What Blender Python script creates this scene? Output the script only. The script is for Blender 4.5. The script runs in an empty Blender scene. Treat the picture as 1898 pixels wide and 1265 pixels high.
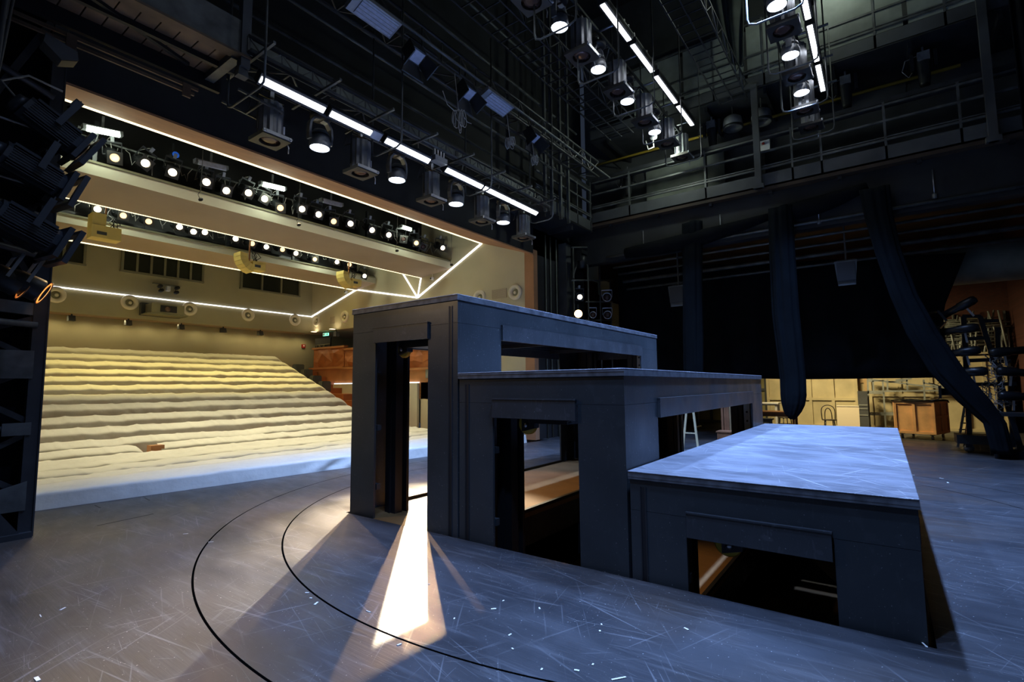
import bpy, bmesh, math, random
from mathutils import Vector, Matrix, Quaternion, noise
random.seed(7)
S = bpy.context.scene
COL = S.collection
PI = math.pi

# ---------------------------------------------------------------- camera
# world: X runs along the stage front, Y towards the audience, Z up, metres
F_PX = 934.648
RX = Vector((0.59200189, -0.80588874, -0.00878056))
UX = Vector((-0.06602132, -0.05935141, 0.9960515))
FX = Vector((0.80322783, 0.58908467, 0.08834199))
CAM = Vector((0, 0, 1.65))
cd = bpy.data.cameras.new('camera')
cam = bpy.data.objects.new('camera', cd)
COL.objects.link(cam)
cam.matrix_world = Matrix(((RX.x, UX.x, -FX.x, CAM.x), (RX.y, UX.y, -FX.y, CAM.y),
                           (RX.z, UX.z, -FX.z, CAM.z), (0, 0, 0, 1)))
cd.sensor_fit = 'HORIZONTAL'
cd.sensor_width = 36
cd.lens = F_PX / 1898 * 36
cd.clip_start = 0.05
cd.clip_end = 200
S.camera = cam


def at(px, py, axis, val):
    """the point of a real plane (axis = val) seen at a place of the photograph"""
    d = FX + RX * ((px - 949) / F_PX) - UX * ((py - 632.5) / F_PX)
    i = 'XYZ'.index(axis)
    return CAM + d * ((val - CAM[i]) / d[i])


# ---------------------------------------------------------------- view, world
S.view_settings.view_transform = 'Standard'
S.view_settings.look = 'None'
S.view_settings.gamma = 1
S.view_settings.use_curve_mapping = False
S.view_settings.exposure = 0.0
S.cycles.use_denoising = True
S.cycles.max_bounces = 6
S.cycles.sample_clamp_indirect = 6
W = bpy.data.worlds.new('world')
S.world = W
W.use_nodes = True
bg = W.node_tree.nodes['Background']
bg.inputs[0].default_value = (0.45, 0.62, 1.0, 1)
bg.inputs[1].default_value = 0.036


def lamp(kind, name, loc, power, color, aim=None, **k):
    d = bpy.data.lights.new(name, kind)
    d.energy = power
    d.color = color
    for a, v in k.items():
        setattr(d, a, v)
    o = bpy.data.objects.new(name, d)
    COL.objects.link(o)
    o.location = loc
    if aim is not None:
        o.rotation_euler = (Vector(aim) - Vector(loc)).to_track_quat('-Z', 'Y').to_euler()
    return o


WARM = (1.0, 0.78, 0.34)
BLUE = (0.27, 0.46, 1.0)
# house light in the two ceiling slots of the auditorium, plus an added rear fill
lamp('AREA', 'slot_light_near', (7.4, 11.35, 7.05), 45, (1.0, 0.92, 0.66), (7.4, 11.9, 0), shape='RECTANGLE', size=9.5, size_y=0.25, spread=math.radians(85))
lamp('AREA', 'slot_light_far', (7.4, 14.7, 7.05), 165, (1.0, 0.90, 0.60), (7.4, 12.9, 0), shape='RECTANGLE', size=9.5, size_y=0.25, spread=math.radians(80))
lamp('AREA', 'added_rear_fill', (7.4, 18.2, 8.3), 150, (1.0, 0.80, 0.27), (7.4, 17.6, 0), shape='RECTANGLE', size=9.0, size_y=0.3, spread=math.radians(62))  # no slot here: lamp added behind the far baffle to brighten the rear rows
for x in [2.6 + 0.85 * k for k in range(13)]:
    lamp('SPOT', 'rear_downlight', (x, 21.12, 4.06), 11, (1.0, 0.83, 0.42), (x, 21.0, 0), spot_size=math.radians(165), spot_blend=0.6, shadow_soft_size=0.06)
lamp('POINT', 'gallery_work_lamp', (13.9, 4.75, 8.55), 75, (0.86, 1.0, 0.86), shadow_soft_size=0.12)
lamp('POINT', 'gallery_work_lamp', (13.9, 0.6, 12.4), 75, (0.86, 1.0, 0.88), shadow_soft_size=0.12)
# spotlights on the near auditorium bridge that reach the stage
for x, p, sz, aim in ((11.6, 15000, 22, (4.0, 4.1, 0.2)), (10.9, 2600, 20, (3.4, 3.8, 0.2)), (12.3, 2600, 20, (3.0, 4.6, 0)),
                      (5.0, 280, 40, (1.8, 4.0, 0)), (7.0, 800, 34, (5.5, 6.8, 0)), (9.2, 2000, 30, (6.3, 4.5, 0.4)), (3.0, 220, 40, (1.0, 4.5, 0))):
    lamp('SPOT', 'front_spot', (x, 11.93, 6.26 if p < 14000 else 6.58), p, (1.0, 0.62, 0.30) if p < 14000 else (1.0, 0.84, 0.60), aim, spot_size=math.radians(sz), spot_blend=0.5, shadow_soft_size=0.05)
# warm lamps of the left tower, shining across the stage
lamp('SPOT', 'tower_spot', (1.55, 7.0, 3.75), 125, (1.0, 0.72, 0.45), (4.6, 4.2, 1.3), spot_size=math.radians(70), spot_blend=0.8, shadow_soft_size=0.08)
# lit moving heads on the three battens; near-end ones out of view are added fill
HEADS1 = [(4.55, 7.2, 5.56), (6.18, 7.2, 5.56), (7.82, 7.2, 5.57), (9.5, 7.2, 5.6)]
HEADS2 = [(2.8, 4.4, 8.2), (4.4, 4.4, 8.2), (6.0, 4.4, 8.2), (7.56, 4.4, 8.2), (9.12, 4.4, 8.2), (10.6, 4.4, 8.2), (12.34, 4.4, 8.18)]  # low-X heads are out of view, added to light floor and lift fronts
HEADS3 = [(1.4, 1.1, 8.2), (3.0, 1.1, 8.2), (4.6, 1.1, 8.2), (6.2, 1.1, 8.2), (7.75, 1.1, 8.2), (9.33, 1.1, 8.17), (10.9, 1.1, 8.12), (12.6, 1.1, 8.17)]  # low-X heads here too are unseen, added as fill for the lift fronts
for h, p in [(h, 500) for h in HEADS1] + [(h, 1500 if h[0] > 5 else 500) for h in HEADS2] + [(h, 2100 if h[0] > 5 else 1250) for h in HEADS3]:
    lamp('SPOT', 'batten_spot', (h[0], h[1], h[2] - 0.06), p, BLUE, (h[0], h[1], 0), spot_size=math.radians(88), spot_blend=0.8, shadow_soft_size=0.12)
# wing work light behind the black backdrop and the lit wing lamps
lamp('AREA', 'wing_light', (18.35, 3.2, 4.9), 190, (1.0, 0.82, 0.46), (21.2, 0.2, 0.5), shape='RECTANGLE', size=2.2, size_y=0.5, spread=math.radians(100))
lamp('SPOT', 'wing_spot', (14.3, 7.75, 3.9), 700, (1.0, 0.68, 0.36), (6.5, 4.8, 0.0), spot_size=math.radians(30), spot_blend=0.4, shadow_soft_size=0.06)

# ---------------------------------------------------------------- materials
MATS = {}


def mat(name, col, rough=0.5, metal=0.0, var=0.0, scale=6.0, emit=None, strength=0.0, bump=0.0, bscale=40.0, col2=None, spec=0.5):
    m = bpy.data.materials.new(name)
    m.use_nodes = True
    nt = m.node_tree
    b = nt.nodes['Principled BSDF']
    b.inputs['Roughness'].default_value = rough
    b.inputs['Metallic'].default_value = metal
    b.inputs['Specular IOR Level'].default_value = spec
    b.inputs['Base Color'].default_value = (*col, 1)
    if emit:
        b.inputs['Emission Color'].default_value = (*emit, 1)
        b.inputs['Emission Strength'].default_value = strength
    if var or col2:
        tc = nt.nodes.new('ShaderNodeTexCoord')
        n = nt.nodes.new('ShaderNodeTexNoise')
        n.inputs['Scale'].default_value = scale
        n.inputs['Detail'].default_value = 6
        nt.links.new(tc.outputs['Object'], n.inputs['Vector'])
        r = nt.nodes.new('ShaderNodeValToRGB')
        r.color_ramp.elements[0].position = 0.32
        r.color_ramp.elements[1].position = 0.68
        c2 = col2 or tuple(min(1, c * (1 + var)) for c in col)
        c1 = col if col2 else tuple(c * (1 - var) for c in col)
        r.color_ramp.elements[0].color = (*c1, 1)
        r.color_ramp.elements[1].color = (*c2, 1)
        nt.links.new(n.outputs['Fac'], r.inputs['Fac'])
        nt.links.new(r.outputs['Color'], b.inputs['Base Color'])
    if bump:
        tc = nt.nodes.new('ShaderNodeTexCoord')
        n = nt.nodes.new('ShaderNodeTexNoise')
        n.inputs['Scale'].default_value = bscale
        n.inputs['Detail'].default_value = 4
        nt.links.new(tc.outputs['Object'], n.inputs['Vector'])
        bp = nt.nodes.new('ShaderNodeBump')
        bp.inputs['Strength'].default_value = bump
        bp.inputs['Distance'].default_value = 0.02
        nt.links.new(n.outputs['Fac'], bp.inputs['Height'])
        nt.links.new(bp.outputs['Normal'], b.inputs['Normal'])
    MATS[name] = m
    return m


def scuffed(name, base, light, rough, scuff=1.0, brown=None, rings=None, speck=0.9, aniso=(3.5, 0.22)):
    """painted boards: dark paint, fine scratches in several directions, white flecks"""
    m = bpy.data.materials.new(name)
    m.use_nodes = True
    nt = m.node_tree
    N, L = nt.nodes, nt.links
    b = N['Principled BSDF']
    tc = N.new('ShaderNodeTexCoord')

    def tex(scale, vscale, rot, detail=5, dist=0.0):
        m0 = N.new('ShaderNodeMapping')
        m0.inputs['Rotation'].default_value = (0, 0, rot)
        L.new(tc.outputs['Object'], m0.inputs['Vector'])
        mp = N.new('ShaderNodeMapping')
        mp.inputs['Scale'].default_value = vscale
        L.new(m0.outputs['Vector'], mp.inputs['Vector'])
        n = N.new('ShaderNodeTexNoise')
        n.inputs['Scale'].default_value = scale
        n.inputs['Detail'].default_value = detail
        n.inputs['Distortion'].default_value = dist
        L.new(mp.outputs['Vector'], n.inputs['Vector'])
        return n.outputs['Fac']

    def ramp(fac, p0, p1, v0=0.0, v1=1.0):
        r = N.new('ShaderNodeMapRange')
        r.inputs['From Min'].default_value = p0
        r.inputs['From Max'].default_value = p1
        r.inputs['To Min'].default_value = v0
        r.inputs['To Max'].default_value = v1
        L.new(fac, r.inputs['Value'])
        return r.outputs['Result']

    def math_(op, a, c):
        n = N.new('ShaderNodeMath')
        n.operation = op
        for i, v in enumerate((a, c)):
            if isinstance(v, (int, float)):
                n.inputs[i].default_value = v
            else:
                L.new(v, n.inputs[i])
        return n.outputs[0]

    def mix(fac, a, c):
        n = N.new('ShaderNodeMix')
        n.data_type = 'RGBA'
        if isinstance(fac, (int, float)):
            n.inputs[0].default_value = fac
        else:
            L.new(fac, n.inputs[0])
        for i, v in ((6, a), (7, c)):
            if isinstance(v, tuple):
                n.inputs[i].default_value = (*v, 1)
            else:
                L.new(v, n.inputs[i])
        return n.outputs[2]

    big = tex(0.55, (1, 1, 1), 0.3, 6)
    c = mix(ramp(big, 0.35, 0.68), tuple(v * 0.72 for v in base), tuple(v * 1.3 for v in base))
    c = mix(ramp(tex(3.2, (1.4, 0.8, 1), 0.2, 8, 0.6), 0.42, 0.66, 0, 0.30 * scuff), c, tuple(v * 2.0 for v in base))
    if brown:
        c = mix(math_('MULTIPLY', ramp(tex(0.35, (1, 1, 1), 1.1, 4), 0.52, 0.7), 0.55), c, brown)
    # brushed grain along the boards, then single scratches
    c = mix(ramp(tex(3.0, (aniso[0] * 2, aniso[1] * 2, 1), 0.0, 6), 0.56, 0.75, 0, 0.30 * scuff), c, light)
    patch = ramp(tex(0.9, (1, 1, 1), 0.7, 3), 0.36, 0.60)
    for rot, sc, lo in ((1.4, 5.5, 0.66), (0.35, 6.0, 0.675), (1.9, 7.0, 0.665), (-0.6, 5.0, 0.675), (2.5, 6.5, 0.675), (0.9, 14.0, 0.69), (1.75, 15.0, 0.68), (-0.2, 13.0, 0.69)):
        s = ramp(tex(sc, (0.13, 5.5, 1), rot, 2, 0.5), lo, lo + 0.05, 0, 0.52 * scuff)
        c = mix(math_('MULTIPLY', s, patch), c, light)
    fine = ramp(tex(60.0, (1, 1, 1), 0, 1), 0.735, 0.76, 0, speck)
    c = mix(math_('MULTIPLY', fine, ramp(big, 0.4, 0.6, 0.35, 1)), c, (0.55, 0.55, 0.52))
    if rings:
        cx, cy, radii = rings
        sp = N.new('ShaderNodeSeparateXYZ')
        L.new(tc.outputs['Object'], sp.inputs[0])
        dx = math_('SUBTRACT', sp.outputs[0], cx)
        dy = math_('SUBTRACT', sp.outputs[1], cy)
        d = math_('SQRT', math_('ADD', math_('MULTIPLY', dx, dx), math_('MULTIPLY', dy, dy)), 0)
        gap = None
        for R in radii:
            e = math_('LESS_THAN', math_('ABSOLUTE', math_('SUBTRACT', d, R), 0), 0.009)
            c = mix(e, c, (0.001, 0.001, 0.001))
            gap = e if gap is None else math_('MAXIMUM', gap, e)
        L.new(math_('MULTIPLY', math_('SUBTRACT', 1.0, gap), 0.5), b.inputs['Specular IOR Level'])
    L.new(c, b.inputs['Base Color'])
    L.new(ramp(tex(1.7, (1.6, 0.6, 1), 0.2, 6), 0.3, 0.7, rough - 0.08, rough + 0.12), b.inputs['Roughness'])
    bp = N.new('ShaderNodeBump')
    bp.inputs['Strength'].default_value = 0.25
    bp.inputs['Distance'].default_value = 0.004
    L.new(tex(9.0, (aniso[0] * 2, aniso[1], 1), 0.0, 6), bp.inputs['Height'])
    L.new(bp.outputs['Normal'], b.inputs['Normal'])
    MATS[name] = m
    return m


scuffed('stage_floor', (0.030, 0.031, 0.034), (0.19, 0.19, 0.19), 0.40, 0.95, brown=(0.085, 0.055, 0.03), rings=(7.1, 2.85, (4.75, 5.50)))
scuffed('deck', (0.150, 0.152, 0.168), (0.52, 0.52, 0.52), 0.45, 1.25, speck=1.0)
scuffed('lower_deck', (0.20, 0.105, 0.032), (0.28, 0.19, 0.09), 0.5, 0.6)
scuffed('lift_black', (0.034, 0.040, 0.043), (0.10, 0.105, 0.11), 0.38, 0.22, speck=0.5)
scuffed('lintel_black', (0.040, 0.044, 0.047), (0.13, 0.13, 0.14), 0.40, 0.5, speck=0.5, aniso=(0.8, 0.8))
mat('black', (0.008, 0.008, 0.009), 0.55)
mat('wing_soffit', (0.045, 0.028, 0.017), 0.8, 0, 0.4, 0.8)
mat('black_steel', (0.030, 0.032, 0.035), 0.45, 0.2, 0.3, 3)
mat('grey_steel', (0.10, 0.105, 0.10), 0.5, 0.3, 0.4, 4)
mat('black_wall', (0.017, 0.018, 0.019), 0.75, 0, 0.4, 1.2)
mat('gallery_panel', (0.20, 0.22, 0.185), 0.6, 0, 0.35, 1.3)
mat('dark_panel', (0.062, 0.066, 0.066), 0.65, 0, 0.35, 1.1)
mat('velvet', (0.0050, 0.0058, 0.0075), 0.95, 0, 0.25, 2, bump=0.3, bscale=8, spec=0.1)
mat('velvet_blue', (0.0040, 0.0058, 0.0075), 0.95, 0, 0.25, 2, bump=0.3, bscale=6, spec=0.1)
mat('lamp_body', (0.024, 0.026, 0.028), 0.4, 0.3)
mat('lamp_grey', (0.30, 0.31, 0.32), 0.38, 0.6, 0.25, 5)
mat('lamp_plate', (0.055, 0.052, 0.047), 0.45, 0.4)
mat('chrome', (0.55, 0.56, 0.58), 0.28, 0.9)
mat('cable', (0.35, 0.34, 0.31), 0.6)
mat('cable_black', (0.01, 0.01, 0.01), 0.5)
mat('lens_dark', (0.10, 0.06, 0.05), 0.15, 0.3)
mat('lens_blue', (0.02, 0.06, 0.20), 0.15, 0.0, emit=(0.02, 0.10, 0.5), strength=0.6)  # faint blue glow put into the lens itself
mat('lens_warm', (0.9, 0.8, 0.6), 0.4, emit=(1.0, 0.82, 0.55), strength=9)
mat('lens_dim', (0.9, 0.7, 0.5), 0.4, emit=(1.0, 0.62, 0.30), strength=2.2)
mat('lens_orange', (0.9, 0.6, 0.3), 0.4, emit=(1.0, 0.60, 0.25), strength=14)
mat('lens_cold', (0.8, 0.85, 1), 0.4, emit=(0.75, 0.84, 1.0), strength=14)
mat('led_cold', (0.9, 0.9, 1), 0.4, emit=(0.86, 0.90, 1.0), strength=6)
mat('led_white', (0.9, 0.9, 0.9), 0.4, emit=(0.95, 0.95, 1.0), strength=1.9)
mat('led_warm', (0.9, 0.9, 0.8), 0.4, emit=(1.0, 0.86, 0.52), strength=1.8)
mat('tube_green', (0.9, 1, 0.9), 0.4, emit=(0.86, 1.0, 0.80), strength=9)
mat('exit_green', (0.2, 0.8, 0.5), 0.4, emit=(0.25, 0.9, 0.6), strength=1.6)
mat('soft_front', (0.42, 0.45, 0.55), 0.45, 0, 0.15, 14)
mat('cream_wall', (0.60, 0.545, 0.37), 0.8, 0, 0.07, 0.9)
mat('cream_shaded', (0.40, 0.315, 0.225), 0.8, 0, 0.06, 0.9)  # cream paint with the shade of the undersides mixed into the colour
mat('cream_wall_dimmed', (0.38, 0.345, 0.215), 0.8, 0, 0.06, 0.9)  # cream wall paint darkened to carry the dim light at the rear
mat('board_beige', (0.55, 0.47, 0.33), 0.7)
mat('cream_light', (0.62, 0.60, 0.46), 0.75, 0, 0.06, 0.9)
mat('cream_port', (0.82, 0.75, 0.58), 0.6)
mat('dust_sheet', (0.72, 0.69, 0.60), 0.85, 0, 0.06, 1.5, bump=0.5, bscale=7)
mat('orange_wood', (0.46, 0.20, 0.075), 0.45, 0, 0.15, 2.0)
mat('red_wood', (0.40, 0.135, 0.042), 0.4, 0, 0.12, 5.0)
mat('ply_edge', (0.085, 0.09, 0.098), 0.6, 0, 0.5, 9.0)
mat('side_black', (0.010, 0.011, 0.013), 0.35, 0.2)
mat('portal_wood', (0.46, 0.235, 0.115), 0.8, 0, 0.12, 2.0)
mat('plywood', (0.50, 0.42, 0.235), 0.7, 0, 0.16, 1.5)
mat('plywood_frame', (0.44, 0.29, 0.13), 0.7, 0, 0.15, 3)
mat('plywood_orange', (0.74, 0.40, 0.155), 0.65, 0, 0.22, 2.5)
mat('olive_ply', (0.30, 0.26, 0.10), 0.7, 0, 0.15, 2)
mat('brown_wood', (0.20, 0.085, 0.035), 0.5, 0, 0.25, 4)
mat('dark_bentwood', (0.025, 0.016, 0.012), 0.4)
mat('galvanised', (0.32, 0.34, 0.30), 0.5, 0.4, 0.2, 4)
mat('booth_glass', (0.025, 0.028, 0.022), 0.12, 0.0)
mat('olive_metal', (0.22, 0.21, 0.13), 0.5, 0.2)
mat('yellow_paint', (0.60, 0.42, 0.05), 0.5)
mat('speaker_cream', (0.82, 0.64, 0.20), 0.55, 0, 0.08, 3)
mat('red_paint', (0.45, 0.03, 0.02), 0.5)
mat('plank', (0.15, 0.095, 0.055), 0.7, 0, 0.5, 1.7)
mat('white_paint', (0.7, 0.7, 0.68), 0.6)
mat('scrap', (0.72, 0.70, 0.60), 0.8)
mat('wheel', (0.25, 0.25, 0.25), 0.4, 0.6)
mat('beige_cloth', (0.22, 0.225, 0.15), 0.8)
mat('cloth_grey', (0.055, 0.062, 0.055), 0.9, 0, 0.25, 2, bump=0.3, bscale=6, spec=0.1)
mat('tower_black', (0.045, 0.048, 0.052), 0.4, 0.3)


def brick_mat():
    m = bpy.data.materials.new('brick')
    m.use_nodes = True
    nt = m.node_tree
    b = nt.nodes['Principled BSDF']
    tc = nt.nodes.new('ShaderNodeTexCoord')
    mp = nt.nodes.new('ShaderNodeMapping')
    mp.inputs['Rotation'].default_value = (math.radians(90), 0, math.radians(90))
    mp.vector_type = 'TEXTURE'
    br = nt.nodes.new('ShaderNodeTexBrick')
    br.inputs['Scale'].default_value = 4.2
    br.inputs['Color1'].default_value = (0.075, 0.022, 0.013, 1)
    br.inputs['Color2'].default_value = (0.10, 0.030, 0.018, 1)
    br.inputs['Mortar'].default_value = (0.05, 0.03, 0.02, 1)
    nt.links.new(tc.outputs['Object'], mp.inputs['Vector'])
    nt.links.new(mp.outputs['Vector'], br.inputs['Vector'])
    nt.links.new(br.outputs['Color'], b.inputs['Base Color'])
    b.inputs['Roughness'].default_value = 0.85
    MATS['brick'] = m


brick_mat()


# ---------------------------------------------------------------- mesh builder
class MB:
    def __init__(self):
        self.bm = bmesh.new()

    def poly(self, pts):
        return self.bm.faces.new([self.bm.verts.new(p) for p in pts])

    def hexa(self, c):
        v = [self.bm.verts.new(p) for p in c]
        for f in ((0, 3, 2, 1), (4, 5, 6, 7), (0, 1, 5, 4), (1, 2, 6, 5), (2, 3, 7, 6), (3, 0, 4, 7)):
            self.bm.faces.new([v[i] for i in f])
        return self

    def box(self, x0, x1, y0, y1, z0, z1):
        return self.hexa([(x0, y0, z0), (x1, y0, z0), (x1, y1, z0), (x0, y1, z0),
                          (x0, y0, z1), (x1, y0, z1), (x1, y1, z1), (x0, y1, z1)])

    def bar(self, p, q, w, h=None, up=(0, 0, 1)):
        """square bar from p to q, w across, h along up"""
        h = h or w
        p, q = Vector(p), Vector(q)
        d = (q - p).normalized()
        up = Vector(up)
        if abs(d.dot(up)) > 0.98:
            up = Vector((1, 0, 0)) if abs(d.x) < 0.9 else Vector((0, 1, 0))
        s = d.cross(up).normalized() * (w / 2)
        u = s.cross(d).normalized() * (h / 2)
        return self.hexa([p - s - u, p + s - u, q + s - u, q - s - u, p - s + u, p + s + u, q + s + u, q - s + u])

    def tube(self, pts, r, n=8, cap=True, radii=None):
        pts = [Vector(p) for p in pts]
        rings = []
        t0 = (pts[1] - pts[0]).normalized()
        a = t0.orthogonal().normalized()
        for i, p in enumerate(pts):
            if i == 0:
                t = t0
            elif i == len(pts) - 1:
                t = (p - pts[i - 1]).normalized()
            else:
                t = ((p - pts[i - 1]).normalized() + (pts[i + 1] - p).normalized())
                t = t.normalized() if t.length > 1e-6 else (p - pts[i - 1]).normalized()
            a = (a - t * a.dot(t))
            a = a.normalized() if a.length > 1e-6 else t.orthogonal().normalized()
            b = t.cross(a)
            rr = radii[i] if radii else r
            rings.append([self.bm.verts.new(p + (a * math.cos(2 * PI * k / n) + b * math.sin(2 * PI * k / n)) * rr) for k in range(n)])
        for A, B in zip(rings, rings[1:]):
            for k in range(n):
                f = self.bm.faces.new((A[k], A[(k + 1) % n], B[(k + 1) % n], B[k]))
                f.smooth = n > 5
        if cap:
            self.bm.faces.new(rings[0][::-1])
            self.bm.faces.new(rings[-1])
        return self

    def lathe(self, prof, n=20, axis='Z', o=(0, 0, 0), smooth=True, closed=False):
        """prof: list of (radius, height) turned about an axis through o"""
        o = Vector(o)
        ax = {'X': (Vector((0, 1, 0)), Vector((0, 0, 1)), Vector((1, 0, 0))), 'Y': (Vector((0, 0, 1)), Vector((1, 0, 0)), Vector((0, 1, 0))),
              'Z': (Vector((1, 0, 0)), Vector((0, 1, 0)), Vector((0, 0, 1)))}[axis]
        rings = []
        for r, h in prof:
            if r < 1e-6:
                rings.append([self.bm.verts.new(o + ax[2] * h)])
            else:
                rings.append([self.bm.verts.new(o + ax[2] * h + ax[0] * (r * math.cos(2 * PI * k / n)) + ax[1] * (r * math.sin(2 * PI * k / n))) for k in range(n)])
        prs = list(zip(rings, rings[1:]))
        if closed:
            prs.append((rings[-1], rings[0]))
        for A, B in prs:
            for k in range(n):
                a0, a1 = A[k % len(A)], A[(k + 1) % len(A)]
                b0, b1 = B[k % len(B)], B[(k + 1) % len(B)]
                vs = []
                for v in (a0, a1, b1, b0):
                    if v not in vs:
                        vs.append(v)
                if len(vs) > 2:
                    f = self.bm.faces.new(vs)
                    f.smooth = smooth
        return self

    def prism(self, poly, d):
        """polygon (3D points) extruded by vector d"""
        d = Vector(d)
        a = [self.bm.verts.new(p) for p in poly]
        b = [self.bm.verts.new(Vector(p) + d) for p in poly]
        self.bm.faces.new(a[::-1])
        self.bm.faces.new(b)
        for i in range(len(a)):
            j = (i + 1) % len(a)
            self.bm.faces.new((a[i], a[j], b[j], b[i]))
        return self

    def grid(self, fn, nu, nv, smooth=True):
        g = [[self.bm.verts.new(fn(i / nu, j / nv)) for j in range(nv + 1)] for i in range(nu + 1)]
        for i in range(nu):
            for j in range(nv):
                f = self.bm.faces.new((g[i][j], g[i + 1][j], g[i + 1][j + 1], g[i][j + 1]))
                f.smooth = smooth
        return self

    def build(self, name, m, parent=None, solid=0.0):
        bmesh.ops.recalc_face_normals(self.bm, faces=self.bm.faces)
        me = bpy.data.meshes.new(name)
        self.bm.to_mesh(me)
        self.bm.free()
        me.materials.append(MATS[m] if isinstance(m, str) else m)
        o = bpy.data.objects.new(name, me)
        COL.objects.link(o)
        if parent is not None:
            o.parent = parent
        if solid:
            md = o.modifiers.new('thickness', 'SOLIDIFY')
            md.thickness = solid
            md.offset = 0
        return o


def tag(o, label, cat, group=None, kind=None):
    o['label'] = label
    o['category'] = cat
    if group:
        o['group'] = group
    if kind:
        o['kind'] = kind
    return o


def thing(name, label, cat, loc=(0, 0, 0), group=None):
    o = bpy.data.objects.new(name, None)
    o.empty_display_size = 0.1
    COL.objects.link(o)
    o.location = loc
    return tag(o, label, cat, group)


def struct(name, mb, m, label=None, cat=None):
    o = mb.build(name, m)
    o['kind'] = 'structure'
    if label:
        o['label'] = label
        o['category'] = cat
    return o


KIDS = {}


def copy_tree(o, parent=None):
    if o.name not in KIDS:
        KIDS[o.name] = [c for c in COL.objects if c.parent == o]
    c = o.copy()
    COL.objects.link(c)
    if parent is not None:
        c.parent = parent
    for ch in KIDS[o.name]:
        copy_tree(ch, c)
    return c


def kid(root, name):
    """the child of a copied thing with that name"""
    return [c for c in COL.objects if c.parent == root and c.name.split('.')[0] == name]


def aimed(o, loc, target, roll=0.0):
    o.location = loc
    q = (Vector(target) - Vector(loc)).to_track_quat('-Z', 'Y')
    if roll:
        q = q @ Quaternion((0, 0, 1), roll)
    o.rotation_mode = 'QUATERNION'
    o.rotation_quaternion = q
    return o


ORD = ['first', 'second', 'third', 'fourth', 'fifth', 'sixth', 'seventh', 'eighth', 'ninth', 'tenth', 'eleventh', 'twelfth',
       'thirteenth', 'fourteenth', 'fifteenth', 'sixteenth', 'seventeenth', 'eighteenth', 'nineteenth', 'twentieth']
# ================================================================ the setting
HX0, HX1, HY0, HY1 = 4.20, 10.56, -0.17, 5.83       # opening in the stage for the three lifts


def lip(x):                                          # front edge of the stage
    return 9.62 - 0.098 * max(x, 0.0)


mb = MB()
T = -0.12
mb.box(-8, HX0, -10, HY1, T, 0).box(HX1, 23.6, -10, HY1, T, 0).box(HX0, HX1, -10, HY0, T, 0)
for x0, x1 in ((-8, 0), (0, 3), (3, 6), (6, 9), (9, 13.2)):
    mb.hexa([(x0, HY1, T), (x1, HY1, T), (x1, lip(x1), T), (x0, lip(x0), T), (x0, HY1, 0), (x1, HY1, 0), (x1, lip(x1), 0), (x0, lip(x0), 0)])
mb.box(13.2, 23.6, HY1, 12, T, 0)
struct('floor', mb, 'stage_floor', 'dark scuffed painted stage floor with two revolve seams', 'floor')

mb = MB()                                            # shaft under the lifts
mb.box(HX0 - 0.1, HX0, HY0 - 0.1, HY1 + 0.1, -3.2, T).box(HX1, HX1 + 0.1, HY0 - 0.1, HY1 + 0.1, -3.2, T)
mb.box(HX0, HX1, HY0 - 0.1, HY0, -3.2, T).box(HX0, HX1, HY1, HY1 + 0.1, -3.2, T).box(HX0, HX1, HY0, HY1, -3.3, -3.2)
struct('wall_left', mb, 'black_wall')

# stage side of the portal wall and the flys above it
mb = MB()
mb.box(12.9, 16.2, 8.60, 8.85, 0, 6.6).box(-6, 16.2, 8.60, 8.65, 5.775, 16)
mb.box(-6, 1.55, 8.60, 8.85, 0, 5.77)
struct('wall_front', mb, 'black_wall', 'black stage side wall around the proscenium opening', 'wall')
mb = MB()
mb.box(17.0, 17.2, -10, 8.85, 7.1, 16)
struct('wall_right', mb, 'dark_panel', 'dark wall behind the right side galleries', 'wall')
mb = MB()
mb.box(-8, 17.2, -10, 8.85, 16, 16.2)
struct('ceiling', mb, 'black_wall')

# warm timber reveal of the portal
mb = MB()
mb.box(12.88, 13.1, 8.59, 8.93, 0, 5.9)
struct('trim_1', mb, 'portal_wood', 'orange timber jamb on the right of the proscenium', 'trim')
mb = MB()
mb.prism([(1.0, 8.59, 5.73), (1.0, 10.69, 6.47), (1.0, 10.69, 6.62), (1.0, 8.59, 5.765)], (11.95, 0, 0))
struct('trim_2', mb, 'portal_wood', 'orange timber sloping soffit over the proscenium opening', 'trim')

# auditorium shell
mb = MB()
mb.box(12.9, 13.1, 8.93, 11.9, 0, 9).box(12.9, 13.1, 11.9, 17.0, 3.06, 9).box(12.9, 13.1, 17.0, 20.9, 4.12, 9)
mb.box(12.9, 13.1, 11.9, 13.6, 0, 1.8)
mb.hexa([(12.9, 16.0, 3.3), (13.1, 16.0, 3.3), (13.1, 17.0, 4.12), (12.9, 17.0, 4.12), (12.9, 16.0, 4.13), (13.1, 16.0, 4.13), (13.1, 17.0, 4.14), (12.9, 17.0, 4.14)])
struct('wall_right', mb, 'cream_wall', 'cream right side wall of the auditorium', 'wall')
mb = MB()
mb.box(1.2, 1.55, 8.85, 21.8, -1, 9)
struct('wall_left', mb, 'cream_wall')
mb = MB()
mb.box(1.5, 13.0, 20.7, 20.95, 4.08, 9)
struct('wall_back', mb, 'cream_wall_dimmed', 'cream bulkhead across the rear of the auditorium', 'wall')
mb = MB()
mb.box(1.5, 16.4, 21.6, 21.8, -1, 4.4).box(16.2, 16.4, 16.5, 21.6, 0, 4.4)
struct('wall_back', mb, 'cream_wall_dimmed', 'cream rear wall behind the top seating row', 'wall')
mb = MB()
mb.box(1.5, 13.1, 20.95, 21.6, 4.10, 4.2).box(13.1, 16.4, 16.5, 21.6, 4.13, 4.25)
struct('ceiling', mb, 'cream_shaded')
mb = MB()
mb.box(1.5, 13, 8.85, 20.9, 8.8, 9)
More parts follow.
